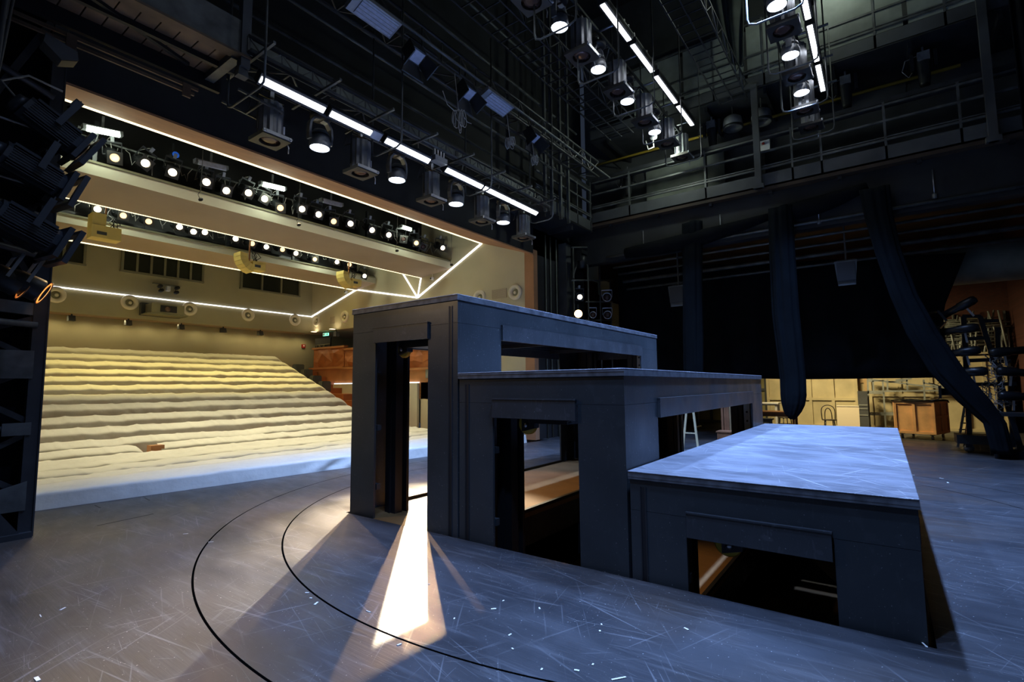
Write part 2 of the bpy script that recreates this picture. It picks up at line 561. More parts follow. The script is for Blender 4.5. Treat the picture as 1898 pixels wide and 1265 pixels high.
struct('ceiling', mb, 'black_wall')
# the two ceiling baffles
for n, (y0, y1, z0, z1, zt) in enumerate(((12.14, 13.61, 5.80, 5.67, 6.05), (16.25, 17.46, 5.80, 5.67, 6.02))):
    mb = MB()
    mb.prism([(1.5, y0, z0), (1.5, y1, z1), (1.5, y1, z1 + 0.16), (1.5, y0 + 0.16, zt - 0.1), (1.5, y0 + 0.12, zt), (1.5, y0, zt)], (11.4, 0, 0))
    struct('ceiling', mb, 'cream_shaded' if n == 0 else 'cream_shaded',
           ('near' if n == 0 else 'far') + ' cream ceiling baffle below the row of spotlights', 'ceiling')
for n, (y0, z0, zt) in enumerate(((12.14, 5.80, 6.05), (16.25, 5.80, 6.02))):
    mb = MB().box(1.5, 12.9, y0 - 0.012, y0, z0, zt)
    struct('trim_%d' % (7 + n), mb, 'cream_light', 'pale front edge of the %s ceiling baffle' % ('near' if n == 0 else 'far'), 'trim')  # front keeps the unshaded cream; the shade sits in the soffit colour
# black backs of the two lamp slots
mb = MB()
mb.box(1.5, 12.9, 13.62, 13.7, 5.85, 8.8)
struct('wall_back', mb, 'black_wall')
mb = MB()
mb.box(1.5, 12.9, 17.47, 17.55, 5.85, 8.8)
struct('wall_back', mb, 'black_wall')

# control room windows in the bulkhead
for n, (x0, x1, z0, z1, cuts) in enumerate(((5.76, 8.28, 5.70, 6.75, 6), (9.72, 12.22, 5.70, 6.75, 3), (3.2, 4.75, 5.70, 6.75, 3))):
    t = thing('window_%d' % (n + 1), ('wide six pane', 'three pane', 'partly hidden')[n] + ' dark control room window high in the rear bulkhead', 'window', (0, 0, 0))
    t['kind'] = 'structure'
    mb = MB().box(x0, x1, 20.66, 20.69, z0, z1)
    mb.build('pane', 'booth_glass', t)
    mb = MB()
    for k in range(cuts + 1):
        x = x0 + (x1 - x0) * k / cuts
        mb.box(x - 0.035, x + 0.035, 20.60, 20.70, z0, z1)
    mb.box(x0 - 0.05, x1 + 0.05, 20.59, 20.70, z0 - 0.06, z0).box(x0 - 0.05, x1 + 0.05, 20.59, 20.70, z1, z1 + 0.05)
    mb.build('frame', 'olive_metal', t)


# light lines let into the walls and ceiling of the auditorium
def strip(label, p, q, w, m, nrm=None):
    mb = MB().bar(p, q, w, w * 0.6, up=nrm or (0, 0, 1))
    return tag(mb.build('light_strip', m), label, 'light strip', 'light lines of the auditorium')


sx = 12.885
strip('warm light line along the edge of the orange proscenium soffit', (1.5, 10.70, 6.48), (12.9, 10.70, 6.48), 0.085, 'led_warm')
strip('thin warm light line under the rear edge of the near ceiling baffle', (1.5, 13.62, 5.67), (12.9, 13.62, 5.67), 0.035, 'led_warm')
strip('warm light line under the rear edge of the far ceiling baffle', (1.5, 17.47, 5.67), (12.9, 17.47, 5.67), 0.065, 'led_warm')
strip('white light line across the rear bulkhead above the round ports', (1.5, 20.68, 4.86), (12.88, 20.68, 4.84), 0.056, 'led_white')
strip('white light line on the side wall rising from the rear bulkhead corner', (sx, 20.68, 4.84), (sx, 17.46, 5.69), 0.056, 'led_white', (1, 0, 0))
strip('white light line on the side wall falling from the far baffle', (sx, 17.46, 5.69), (sx, 13.82, 4.95), 0.052, 'led_white', (1, 0, 0))
strip('longest white light line on the side wall, slanting down from the proscenium', (sx, 10.69, 6.46), (sx, 13.78, 4.95), 0.056, 'led_white', (1, 0, 0))
strip('short steep white light line on the side wall below the near baffle', (sx, 13.62, 5.67), (sx, 13.79, 4.95), 0.048, 'led_white', (1, 0, 0))
strip('slanting white light line on the side wall behind the near baffle', (sx, 14.75, 6.15), (sx, 13.80, 4.95), 0.048, 'led_white', (1, 0, 0))
strip('white light line along the top of the cream balcony front', (12.86, 19.2, 1.80), (12.86, 13.66, 1.80), 0.06, 'led_white')

# right wing: far wall, brick wall, ceiling and header beams below the gallery
mb = MB()
mb.box(23.4, 23.6, -10, 12, 0, 8)
struct('wall_right', mb, 'brick', 'brick end wall of the right wing', 'wall')
mb = MB()
mb.box(17.2, 23.6, 11.8, 12, 0, 8).box(16.2, 23.4, -3.75, -3.55, 0, 8)
struct('wall_left', mb, 'brick')
mb = MB()
mb.box(15.0, 23.6, -10, 12, 6.95, 7.09)
struct('ceiling', mb, 'wing_soffit')
mb = MB()
mb.box(15.25, 15.6, -3.0, 8.6, 5.75, 6.95)
struct('trim_3', mb, 'black_wall', 'dark header beam under the right side gallery', 'beam')
# ================================================================ the three double deck stage lifts
rng = random.Random(2)
def make_lift(label, y0, y1, h, slot_side, ins):
    x0, x1 = 4.24, 10.52
    t = thing('stage_lift', label, 'stage platform', (x0, (y0 + y1) / 2, h - 2.72), 'stage lifts standing side by side')
    L = Vector(t.location)

    def B(mb, name, m, par=None, lab=None):
        bmesh.ops.translate(mb.bm, verts=mb.bm.verts, vec=-L)
        o = mb.build(name, m, par or t)
        if lab:
            o['label'] = lab
        return o
    zb = h - 2.72                                    # top of the lower deck
    ym = (y0 + y1) / 2
    # deck slab with a worn plywood edge
    mb = MB().box(x0 - 0.02, x1 + 0.02, y0 - 0.012, y1 + 0.012, h - 0.012, h)
    bmesh.ops.bevel(mb.bm, geom=mb.bm.edges[:], offset=0.004, segments=1, affect='EDGES')
    B(mb, 'deck', 'deck', lab='worn scratched top deck')
    mb = MB()
    for z in (h - 0.031, h - 0.050, h - 0.069):
        o_ = rng.uniform(0.0, 0.004)
        mb.box(x0 - 0.019 + o_, x1 + 0.019 - o_, y0 - 0.011, y1 + 0.011, z, z + 0.0185)
    B(mb, 'plywood_edge', 'ply_edge')
    # fascia boards right round
    mb = MB()
    zf, zt = h - 0.33, h - 0.07
    mb.box(x0, x0 + 0.03, y0, y1, zf, zt).box(x1 - 0.03, x1, y0, y1, zf, zt)
    mb.box(x0 + 0.03, x1 - 0.03, y0, y0 + 0.03, zf, zt).box(x0 + 0.03, x1 - 0.03, y1 - 0.03, y1, zf, zt)
    B(mb, 'fascia', 'lift_black')
    # lintel boards over the four openings
    z0, z1 = h - 0.485, h - 0.295
    for a, b in ((x0 - 0.03, x0 + 0.005), (x1 - 0.005, x1 + 0.03)):
        mb = MB().box(a, b, ym - 0.50, ym + 0.50, z0, z1).box(a - 0.006, b + 0.006, ym - 0.505, ym + 0.505, z1, z1 + 0.012)
        B(mb, 'lintel', 'lintel_black')
    for a, b in ((y0 - 0.03, y0 + 0.005), (y1 - 0.005, y1 + 0.03)):
        if (a > 3.8 and h < 2 and b > y1) or (b > y1 and h < 2):
            a, b = y1 - 0.032, y1 - 0.002
        mb = MB().box(5.05, 9.64, a, b, z0, z1)
        mb.box(5.045, 9.645, a, b + 0.0, z1, z1 + 0.008)
        B(mb, 'lintel', 'lintel_black')
    # corner legs: two boards each, with an upper seam
    for sx_, xa, xb in ((0, x0, x0 + 0.81), (1, x1 - 0.88, x1)):
        for sy, ya, yb in ((0, y0, y0 + 0.475), (1, y1 - 0.475, y1)):
            mb = MB()
            fx = (x0, x0 + 0.03) if sx_ == 0 else (x1 - 0.03, x1)
            mb.box(fx[0], fx[1], ya, yb, zb, zf - 0.003)
            fy = (y0, y0 + 0.03) if sy == 0 else (y1 - 0.03, y1)
            mb.box(min(xa + (0.031 if sx_ == 0 else 0), xb), xb - (0 if sx_ == 0 else 0.031), fy[0], fy[1], zb, zf - 0.003)
            # inner channel frames
            ix = x0 + 0.05 if sx_ == 0 else x1 - 0.05
            for k in range(3):
                zz = zb + 0.35 + k * 0.75
                yy = yb if sy == 0 else ya
                mb.box(min(ix, ix + (0.06 if sx_ == 0 else -0.06)), max(ix, ix + (0.06 if sx_ == 0 else -0.06)), min(yy, yy + (-0.4 if sy == 0 else 0.4)), max(yy, yy + (-0.4 if sy == 0 else 0.4)), zz, zz + 0.07)
            B(mb, 'leg', 'lift_black')
    # guide slots in the front face
    ys = y0 + 0.11 if slot_side < 0 else y1 - 0.115
    mb = MB().box(x0 - 0.003, x0 + 0.02, ys - 0.017, ys + 0.017, zb, h - 0.135)
    B(mb, 'guide_slot', 'black')
    mb = MB().box(x0 - 0.007, x0 + 0.0, ys - 0.029, ys - 0.018, zb, h - 0.13).box(x0 - 0.007, x0, ys + 0.018, ys + 0.029, zb, h - 0.13)
    B(mb, 'guide_rail', 'black_steel')
    # lifting masts
    for x in (x0 + 0.30, x1 - 0.40):
        for yo in (y0 + ins - 0.12, y1 - ins + 0.12):
            mb = MB()
            mb.box(x, x + 0.16, yo - 0.02, yo + 0.02, zb, h - 0.34).box(x + 0.02, x + 0.14, yo - 0.10, yo + 0.10, zb, h - 0.34)
            mb.box(x + 0.2, x + 0.24, yo - 0.12, yo + 0.12, zb, h - 0.34)
            B(mb, 'mast', 'black')
    # punched rail at the far end
    mb = MB().box(x1 - 0.62, x1 - 0.56, y0 + 0.10, y0 + 0.20, zb, h - 0.36)
    r = B(mb, 'punched_rail', 'galvanised')
    mb = MB()
    k = zb + 0.3
    while k < h - 0.5:
        mb.lathe([(0.0, -0.004), (0.018, -0.004), (0.018, 0.004), (0, 0.004)], 8, 'X', (x1 - 0.622, y0 + 0.15, k))
        k += 0.16
    B(mb, 'bolt', 'black', r)
    # beams under the deck
    for y in (y0 + 0.12, ym - 0.3, ym + 0.3, y1 - 0.12):
        mb = MB().box(x0 + 0.05, x1 - 0.05, y - 0.03, y + 0.03, h - 0.30, h - 0.07)
        B(mb, 'deck_beam', 'black')
    for x in (x0 + 1.2, x0 + 3.1, x0 + 5.0):
        mb = MB().box(x - 0.03, x + 0.03, y0 + 0.05, y1 - 0.05, h - 0.38, h - 0.31)
        B(mb, 'cross_beam', 'black_steel')
    # rope sheave in its bracket inside the front opening
    yc = ym + 0.16
    px_ = x0 + 0.28
    mb = MB().box(px_ - 0.05, px_ + 0.35, yc - 0.42, yc - 0.02, h - 0.55, h - 0.31)
    mb.prism([(px_ - 0.05, yc - 0.02, h - 0.60), (px_ - 0.05, yc + 0.14, h - 0.64), (px_ - 0.05, yc + 0.14, h - 0.5), (px_ - 0.05, yc - 0.02, h - 0.36)], (0.1, 0, 0))
    br = B(mb, 'sheave_bracket', 'black')
    mb = MB().lathe([(0, 0), (0.10, 0), (0.115, 0.015), (0.10, 0.03), (0.115, 0.045), (0.10, 0.06), (0, 0.06)], 24, 'X', (px_ - 0.01, yc + 0.10, h - 0.56))
    B(mb, 'sheave', 'yellow_paint', br, 'yellow sheave')
    mb = MB().lathe([(0, 0), (0.025, 0), (0.025, 0.02), (0, 0.02)], 12, 'X', (px_ - 0.075, yc + 0.08, h - 0.57))
    B(mb, 'axle', 'chrome', br)
    # lower deck
    mb = MB().box(x0 + 0.0, x1, y0, y1, zb - 0.06, zb)
    B(mb, 'lower_deck', 'lower_deck', lab='brown lower deck')
    for ya, yb in ((y0, y0 + 0.05), (y1 - 0.05, y1)):
        B(MB().box(x0 + 0.82, x1 - 0.89, ya, yb, zb, zb + 0.045), 'threshold', 'black')
    mb = MB().box(x0, x0 + 0.04, y0, y1, zb - 0.42, zb - 0.06).box(x1 - 0.04, x1, y0, y1, zb - 0.42, zb - 0.06)
    mb.box(x0 + 0.04, x1 - 0.04, y0, y0 + 0.04, zb - 0.42, zb - 0.06).box(x0 + 0.04, x1 - 0.04, y1 - 0.04, y1, zb - 0.42, zb - 0.06)
    B(mb, 'lower_fascia', 'lift_black')
    return t


make_lift('tallest black stage lift with a doorway, nearest the audience', 3.875, 5.795, 2.705, -1, 0.535)
make_lift('middle height black stage lift between the tallest and the lowest one', 1.872, 3.848, 1.80, 1, 0.50)
make_lift('lowest black stage lift with a brightly lit blue top deck', -0.13, 1.842, 0.90, 1, 0.40)
# ================================================================ seating rows under dust sheets
ROWZ = [0.23, 0.22, 0.26, 0.29, 0.33, 0.44, 0.57, 0.80, 1.03, 1.30, 1.53, 1.78, 2.01, 2.24, 2.50, 2.73, 2.96]


def sheet(label, x0, x1, fn, nx, ny):
    """fn(x, v) gives the surface point across the row"""
    mb = MB()
    mb.grid(lambda u, v: fn(x0 + (x1 - x0) * u, v), nx, ny)
    return tag(mb.build('dust_sheet', 'dust_sheet', None, 0.006), label, 'dust sheet', 'dust sheets over the seating rows')


def fold(x, i, k):
    return noise.noise(Vector((x * k, i * 7.3, 0.5)))


def row(i, Yf, zt, x0, x1, label, top=0.30, drop=0.40, rise=0.11):
    def fn(x, v):
        sag = 0.03 * abs(fold(x, i, 1.7)) + 0.03 * max(0, fold(x, i, 3.1)) + 0.05 * max(0, fold(x, i + 5, 0.8) - 0.3)
        bump = 0.03 * max(0.0, math.sin(x * 2 * PI / 0.56 + i)) ** 8
        g = max(0.0, fold(x, i + 80, 0.7)) * 1.6
        ple = 0.035 * fold(x + 0.3 * v, i + 20, 3.0) + 0.05 * g * fold(x - 0.6 * v, i + 40, 11.0)
        xe = min(1, (x1 - x) / 0.45)                  # sheet hangs down over the aisle end
        end = 0.34 * (1 - xe) ** 2.2 if xe < 1 else 0
        zz = zt - sag - end + bump * 0.5
        prof = [(top + 0.10, -0.30, 0), (top + 0.03, -0.05, 0), (top, 0.0, 0), (top * 0.5, -rise * 0.45, 0.05), (0.03, -rise * 0.92, 0.1), (0.0, -rise - 0.02, 0.25),
                (0.002, -rise - 0.08, 0.5), (0.008, -rise - 0.16, 0.8), (0.02, -rise - 0.28, 1.1), (0.035, -rise - drop, 1.4)]
        f = v * (len(prof) - 1)
        a = min(int(f), len(prof) - 2)
        w = f - a
        y = prof[a][0] * (1 - w) + prof[a + 1][0] * w
        z = prof[a][1] * (1 - w) + prof[a + 1][1] * w
        p = prof[a][2] * (1 - w) + prof[a + 1][2] * w
        swag = 0.10 * max(0, fold(x, i + 60, 1.1) - 0.15) * min(1, p)
        return Vector((x, Yf + y - ple * p + swag - 0.02 * p * abs(fold(x, i + 9, 2.2)), zz + z - 0.6 * swag))
    return sheet(label, x0, x1, fn, int((x1 - x0) / 0.05), 18)


def front(x, v):
    a, b = Vector((x, lip(x) + 0.02, -0.02)), Vector((x, lip(x) + 0.06, 0.225 + 0.01 * fold(x, 1, 2)))
    ple = 0.02 * fold(x, 3, 3.0) + 0.012 * fold(x, 5, 8.0) + (0.05 * math.sin(x * 9 - v * 5) * math.exp(-((x - 6.5) / 0.9) ** 2) if x > 5.55 else 0)
    if v < 0.6:
        w = v / 0.6
        p = a.lerp(b, w)
        p.y -= ple * (1 - abs(w - 0.4))
        return p
    w = (v - 0.6) / 0.4
    c = Vector((x, 10.35, 0.235 + 0.015 * fold(x * 1.5, 8, 1.6)))
    p = b.lerp(c, w)
    p.z += 0.012 * fold(x, 11, 2.5) * math.sin(PI * w)
    return p


sheet('dust sheet over the front row, hanging in folds to the stage edge', 1.6, 12.2, front, 200, 18)
P = (20.0 - 9.9) / 16
for i in range(1, 17):
    Yf = 9.9 + P * i
    x1 = 11.35 if i > 5 else 12.2
    lab = 'cream dust sheet over the %s seating row from the stage' % (ORD[i] if i < 16 else 'rearmost')
    if i <= 3:
        row(i, Yf, ROWZ[i], 1.6, x1, lab, 0.5, 0.10, 0.03)
    elif i == 5:
        row(i, Yf, ROWZ[i], 1.6, 4.42, lab + ', left piece', 0.3, 0.3, 0.09)
        row(i, Yf, ROWZ[i], 4.56, x1, lab + ', right piece', 0.3, 0.3, 0.09)
    else:
        row(i, Yf, ROWZ[i], 1.6 if i < 9 else 2.6, x1, lab)
# bare wood of the seats where the sheets part
mb = MB().box(4.36, 4.62, 13.06, 13.3, 0.0, 0.40)
tag(mb.build('theatre_chair', 'orange_wood'), 'bare wooden theatre chair back between two parted dust sheets', 'chair')
# concrete steps under the seats
mb = MB()
for i in range(1, 17):
    Yf = 9.9 + P * i
    mb.box(1.56, 12.85, Yf + 0.05, Yf + 0.05 + P if i < 16 else 21.6, -0.6, ROWZ[i] - 0.62)
mb.box(1.56, 12.85, 9.7, 10.6, -0.7, -0.45)
struct('floor', mb, 'red_wood')
# dark end panels of the upper rows
for k, i in enumerate((12, 13, 14, 15)):
    mb = MB().box(11.42, 11.80, 9.9 + P * i - 0.02, 9.9 + P * i + 0.3, ROWZ[i] - 0.55, ROWZ[i] - 0.12)
    bmesh.ops.bevel(mb.bm, geom=mb.bm.edges[:], offset=0.03, segments=2, affect='EDGES')
    tag(mb.build('end_seat', 'dark_panel'), 'dark uncovered aisle seat at the end of the %s row from the stage' % ORD[i], 'seat', 'uncovered aisle seats')
# red stair blocks beside the right balcony
for k in range(5):
    y = 14.4 + 0.62 * k
    mb = MB().box(11.95, 12.8, y, y + 0.66, -0.3, 0.42 + 0.24 * k)
    tag(mb.build('stair_step', 'red_wood'), 'red wooden side step, %s from the bottom beside the cream balcony front' % ORD[k], 'step', 'side steps of the auditorium')

# ---------------------------------------------------------------- right balcony
t = thing('balcony', 'orange timber balcony front with faceted relief panels on the right side', 'balcony', (12.9, 17, 0))


def TB(mb, name, m, par, org):
    bmesh.ops.translate(mb.bm, verts=mb.bm.verts, vec=-Vector(org))
    return mb.build(name, m, par)


rng = random.Random(4)


def relief(ya, yb, za, zb):
    mb = MB()
    ny, nz = max(3, int((yb - ya) / 0.38)), 3
    vs = {}
    for a in range(ny + 1):
        for b in range(nz + 1):
            e = a in (0, ny) or b in (0, nz)
            vs[a, b] = mb.bm.verts.new((12.93 - (0 if e else rng.uniform(0.0, 0.14)),
                                        ya + (yb - ya) * (a + (0 if a in (0, ny) else rng.uniform(-.35, .35))) / ny,
                                        za + (zb - za) * (b + (0 if b in (0, nz) else rng.uniform(-.3, .3))) / nz))
    for a in range(ny):
        for b in range(nz):
            q = [vs[a, b], vs[a + 1, b], vs[a + 1, b + 1], vs[a, b + 1]]
            if rng.random() < 0.5:
                mb.bm.faces.new((q[0], q[1], q[2]))
                mb.bm.faces.new((q[0], q[2], q[3]))
            else:
                mb.bm.faces.new((q[0], q[1], q[3]))
                mb.bm.faces.new((q[1], q[2], q[3]))
    mb.box(12.94, 13.05, ya, yb, za, zb)
    TB(mb, 'relief_panel', 'red_wood', t, (12.9, 17, 0))


relief(18.27, 20.5, 2.52, 3.33)
relief(15.9, 18.22, 2.50, 3.20)
relief(12.2, 15.85, 2.35, 3.02)
mb = MB().box(12.86, 13.06, 18.2, 20.56, 3.33, 3.41).box(12.86, 13.06, 15.86, 18.2, 3.20, 3.28).box(12.86, 13.06, 12.1, 15.86, 3.02, 3.10)
TB(mb, 'cap_rail', 'orange_wood', t, (12.9, 17, 0))
mb = MB().box(12.82, 13.06, 18.2, 20.7, 2.44, 2.52).box(12.82, 13.06, 15.86, 18.2, 2.40, 2.48).box(12.82, 13.06, 12.1, 15.86, 2.26, 2.34)
TB(mb, 'ledge', 'orange_wood', t, (12.9, 17, 0))
mb = MB().box(12.90, 13.06, 15.9, 20.7, 1.84, 2.44).box(12.90, 13.06, 12.1, 15.86, 1.2, 2.3).box(12.9, 13.06, 19.3, 20.7, 1.0, 1.84)
TB(mb, 'lower_panel', 'orange_wood', t, (12.9, 17, 0))
mb = MB().box(12.78, 12.88, 13.66, 19.2, 0.0, 1.77)
tag(mb.build('parapet', 'cream_light'), 'cream lower balcony front below the white light line', 'balcony')
mb = MB().box(12.84, 12.88, 12.9, 13.3, 1.95, 2.35)
tag(mb.build('wall_plate', 'galvanised'), 'small square grey plate on the orange panel seen through the tall lift', 'plate')
# doorway at the rear corner
mb = MB().box(13.08, 13.14, 19.5, 20.66, 3.0, 3.85)
struct('door_1', mb, 'black', 'dark doorway with a metal lattice in the rear corner', 'door')
mb = MB()
for p, q in (((19.5, 3.55), (20.6, 3.55)), ((19.5, 3.3), (20.6, 3.3)), ((19.9, 3.3), (19.9, 3.55)), ((20.3, 3.3), (20.3, 3.55)), ((19.9, 3.55), (20.1, 3.35)), ((20.1, 3.35), (20.3, 3.55)), ((20.5, 3.3), (20.5, 3.55))):
    mb.bar((13.06, *p), (13.06, *q), 0.022)
tag(mb.build('lattice_grille', 'olive_metal'), 'olive metal lattice across the dark doorway', 'grille')
# ================================================================ auditorium fittings
def ring_port(label, c, axis):
    t = thing('ventilation_port', label, 'air vent', c, 'round air ports of the auditorium')
    s = -1
    mb = MB().lathe([(0.12, 0.0), (0.13, 0.05 * s), (0.165, 0.085 * s), (0.245, 0.075 * s), (0.26, 0.03 * s), (0.25, 0.0)], 28, axis)
    mb.build('ring', 'cream_port', t)
    mb = MB().lathe([(0.0, 0.03 * s), (0.09, 0.025 * s), (0.112, 0.0)], 20, axis)
    mb.build('throat', 'olive_metal', t)
    mb = MB().lathe([(0.0, 0.075 * s), (0.035, 0.07 * s), (0.06, 0.04 * s), (0.03, 0.0), (0, 0)], 14, axis, (0.02, 0.02, -0.01))
    mb.build('nozzle', 'cream_port', t)
    return t


for k, x in enumerate((4.12, 6.04, 7.90, 10.05, 12.08)):
    ring_port('round air port on the rear bulkhead, %s from the left' % ORD[k], (x, 20.70, 4.61), 'Y')
for k, (y, nm) in enumerate(((20.25, 'nearest the rear corner'), (18.2, 'above the orange balcony'), (10.77, 'half hidden behind the tallest lift'), (9.3, 'beside the orange proscenium jamb'))):
    ring_port('round air port on the side wall, ' + nm, (12.90, y, 4.62), 'X')

# projector
t = thing('projector', 'large boxed projector hung in a recess of the rear bulkhead', 'projector', (6.95, 20.55, 4.22))
MB().box(-0.62, 0.62, -0.04, 0.14, -0.02, 0.42).build('niche', 'dark_panel', t)
MB().box(-0.50, 0.50, -0.62, -0.04, 0.03, 0.36).build('body', 'olive_metal', t)
MB().box(-0.24, 0.26, -0.64, -0.62, 0.08, 0.31).build('front_window', 'black', t)
MB().lathe([(0, -0.66), (0.09, -0.66), (0.10, -0.62), (0.0, -0.6)], 18, 'Y', (-0.02, 0, 0.19)).build('lens', 'lens_dark', t)
MB().box(-0.62, 0.62, -0.62, -0.04, -0.02, 0.02).build('tray', 'olive_metal', t)
# cluster of cameras on the bulkhead
t = thing('camera_cluster', 'cluster of small cameras on a bracket under the six pane window', 'camera', (7.12, 20.62, 5.20))
MB().box(-0.45, 0.42, -0.08, 0.06, 0.17, 0.20).build('bracket', 'olive_metal', t)
for x, z in ((-0.26, 0.08), (-0.22, -0.06), (0.28, 0.10), (0.26, -0.07)):
    MB().lathe([(0, -0.22), (0.055, -0.22), (0.065, -0.05), (0.05, 0.02), (0, 0.02)], 12, 'Y', (x, 0, z)).build('camera_body', 'black', t)
    MB().bar((x, -0.02, z), (x, -0.02, 0.18), 0.02).build('arm', 'black_steel', t)
MB().box(-0.05, 0.06, -0.14, 0.0, -0.05, 0.12).build('white_unit', 'white_paint', t)
# small speakers below the bulkhead
for k, x in enumerate((4.62, 6.15, 7.79, 9.29, 10.78)):
    t = thing('box_speaker', 'small dark box speaker under the rear bulkhead, %s from the left' % ORD[k], 'speaker', (x, 21.05, 3.86), 'box speakers under the bulkhead')
    MB().hexa([(-0.09, -0.1, 0), (0.09, -0.1, 0), (0.09, 0.12, 0.0), (-0.09, 0.12, 0.0), (-0.09, -0.02, 0.18), (0.09, -0.02, 0.18), (0.09, 0.12, 0.18), (-0.09, 0.12, 0.18)]).build('cabinet', 'dark_panel', t)
    MB().box(-0.02, 0.02, 0.0, 0.04, 0.18, 0.26).build('bracket', 'black_steel', t)
t = thing('box_speaker', 'small dark box speaker beside the green exit sign', 'speaker', (13.0, 18.95, 3.84))
MB().box(-0.1, 0.1, -0.1, 0.1, 0, 0.2).build('cabinet', 'dark_panel', t)
MB().box(-0.02, 0.02, -0.02, 0.02, 0.2, 0.29).build('bracket', 'black_steel', t)
# downlights in the low ceiling, fire alarm, exit sign
for k, (px, py) in enumerate(((582, 615), (616, 610))):
    p = at(px, py, 'Z', 4.125)
    t = thing('downlight', 'lit round downlight under the low rear ceiling, %s of two' % ('left' if k == 0 else 'right'), 'light', (p.x, p.y, 4.13), 'downlights in the rear corner')
    MB().lathe([(0.13, 0.0), (0.16, 0.0), (0.16, -0.02), (0.13, -0.02)], 24, 'Z', closed=True).build('rim', 'white_paint', t)
    MB().lathe([(0.0, -0.008), (0.13, -0.008), (0.13, -0.002), (0, -0.002)], 24, 'Z').build('lamp', 'lens_warm', t)
t = thing('exit_sign', 'small green lit exit sign over the rear doorway', 'sign', (13.02, 19.75, 3.98))
MB().box(-0.02, 0.02, -0.2, 0.2, -0.06, 0.06).build('panel', 'exit_green', t)
MB().box(-0.03, -0.02, 0.06, 0.18, -0.045, 0.045).build('door_symbol', 'white_paint', t)
MB().box(-0.005, 0.005, -0.01, 0.01, 0.06, 0.16).build('hanger', 'black_steel', t)
MB().box(-0.03, -0.02, -0.17, 0.02, -0.012, 0.012).box(-0.03, -0.02, -0.17, -0.12, -0.035, 0.035).build('pictogram', 'white_paint', t)
p = at(562, 642, 'Y', 21.58)
t = thing('fire_alarm', 'small red fire alarm box on the rear wall', 'alarm', p)
MB().box(-0.08, 0.08, -0.05, 0.02, -0.08, 0.08).build('box', 'red_paint', t)
MB().box(-0.03, 0.03, -0.06, -0.05, -0.02, 0.04).build('button', 'white_paint', t)
# grilles and cctv cameras on the side wall
for y0, y1, z0, z1, nm in ((18.95, 19.25, 4.40, 4.70, 'between the two round ports near the rear corner'), (9.65, 10.25, 4.5, 4.80, 'between the two round ports near the proscenium')):
    t = thing('wall_grille', 'square flush grille on the side wall ' + nm, 'grille', (12.89, (y0 + y1) / 2, (z0 + z1) / 2), 'wall grilles')
    MB().box(-0.008, 0.01, -(y1 - y0) / 2, (y1 - y0) / 2, -(z1 - z0) / 2, (z1 - z0) / 2).build('plate', 'cream_shaded', t)
    mb = MB()
    for k in range(9):
        z = -(z1 - z0) / 2 + (k + 0.5) * (z1 - z0) / 9
        mb.box(-0.012, -0.008, -(y1 - y0) / 2 + .02, (y1 - y0) / 2 - .02, z - 0.006, z + 0.006)
    mb.build('louvre', 'cream_wall', t)
for y, z, nm in ((13.0, 5.55, 'near'), (18.1, 5.66, 'far')):
    t = thing('security_camera', 'small white security camera below the %s ceiling baffle' % nm, 'camera', (12.84, y, z))
    MB().box(-0.06, 0.05, -0.05, 0.05, -0.05, 0.05).build('housing', 'white_paint', t)
    MB().lathe([(0, -0.075), (0.025, -0.075), (0.03, -0.055), (0, -0.055)], 10, 'X').build('lens', 'black', t)
    MB().box(0.0, 0.03, -0.015, 0.015, 0.05, 0.25).build('bracket', 'cream_port', t)

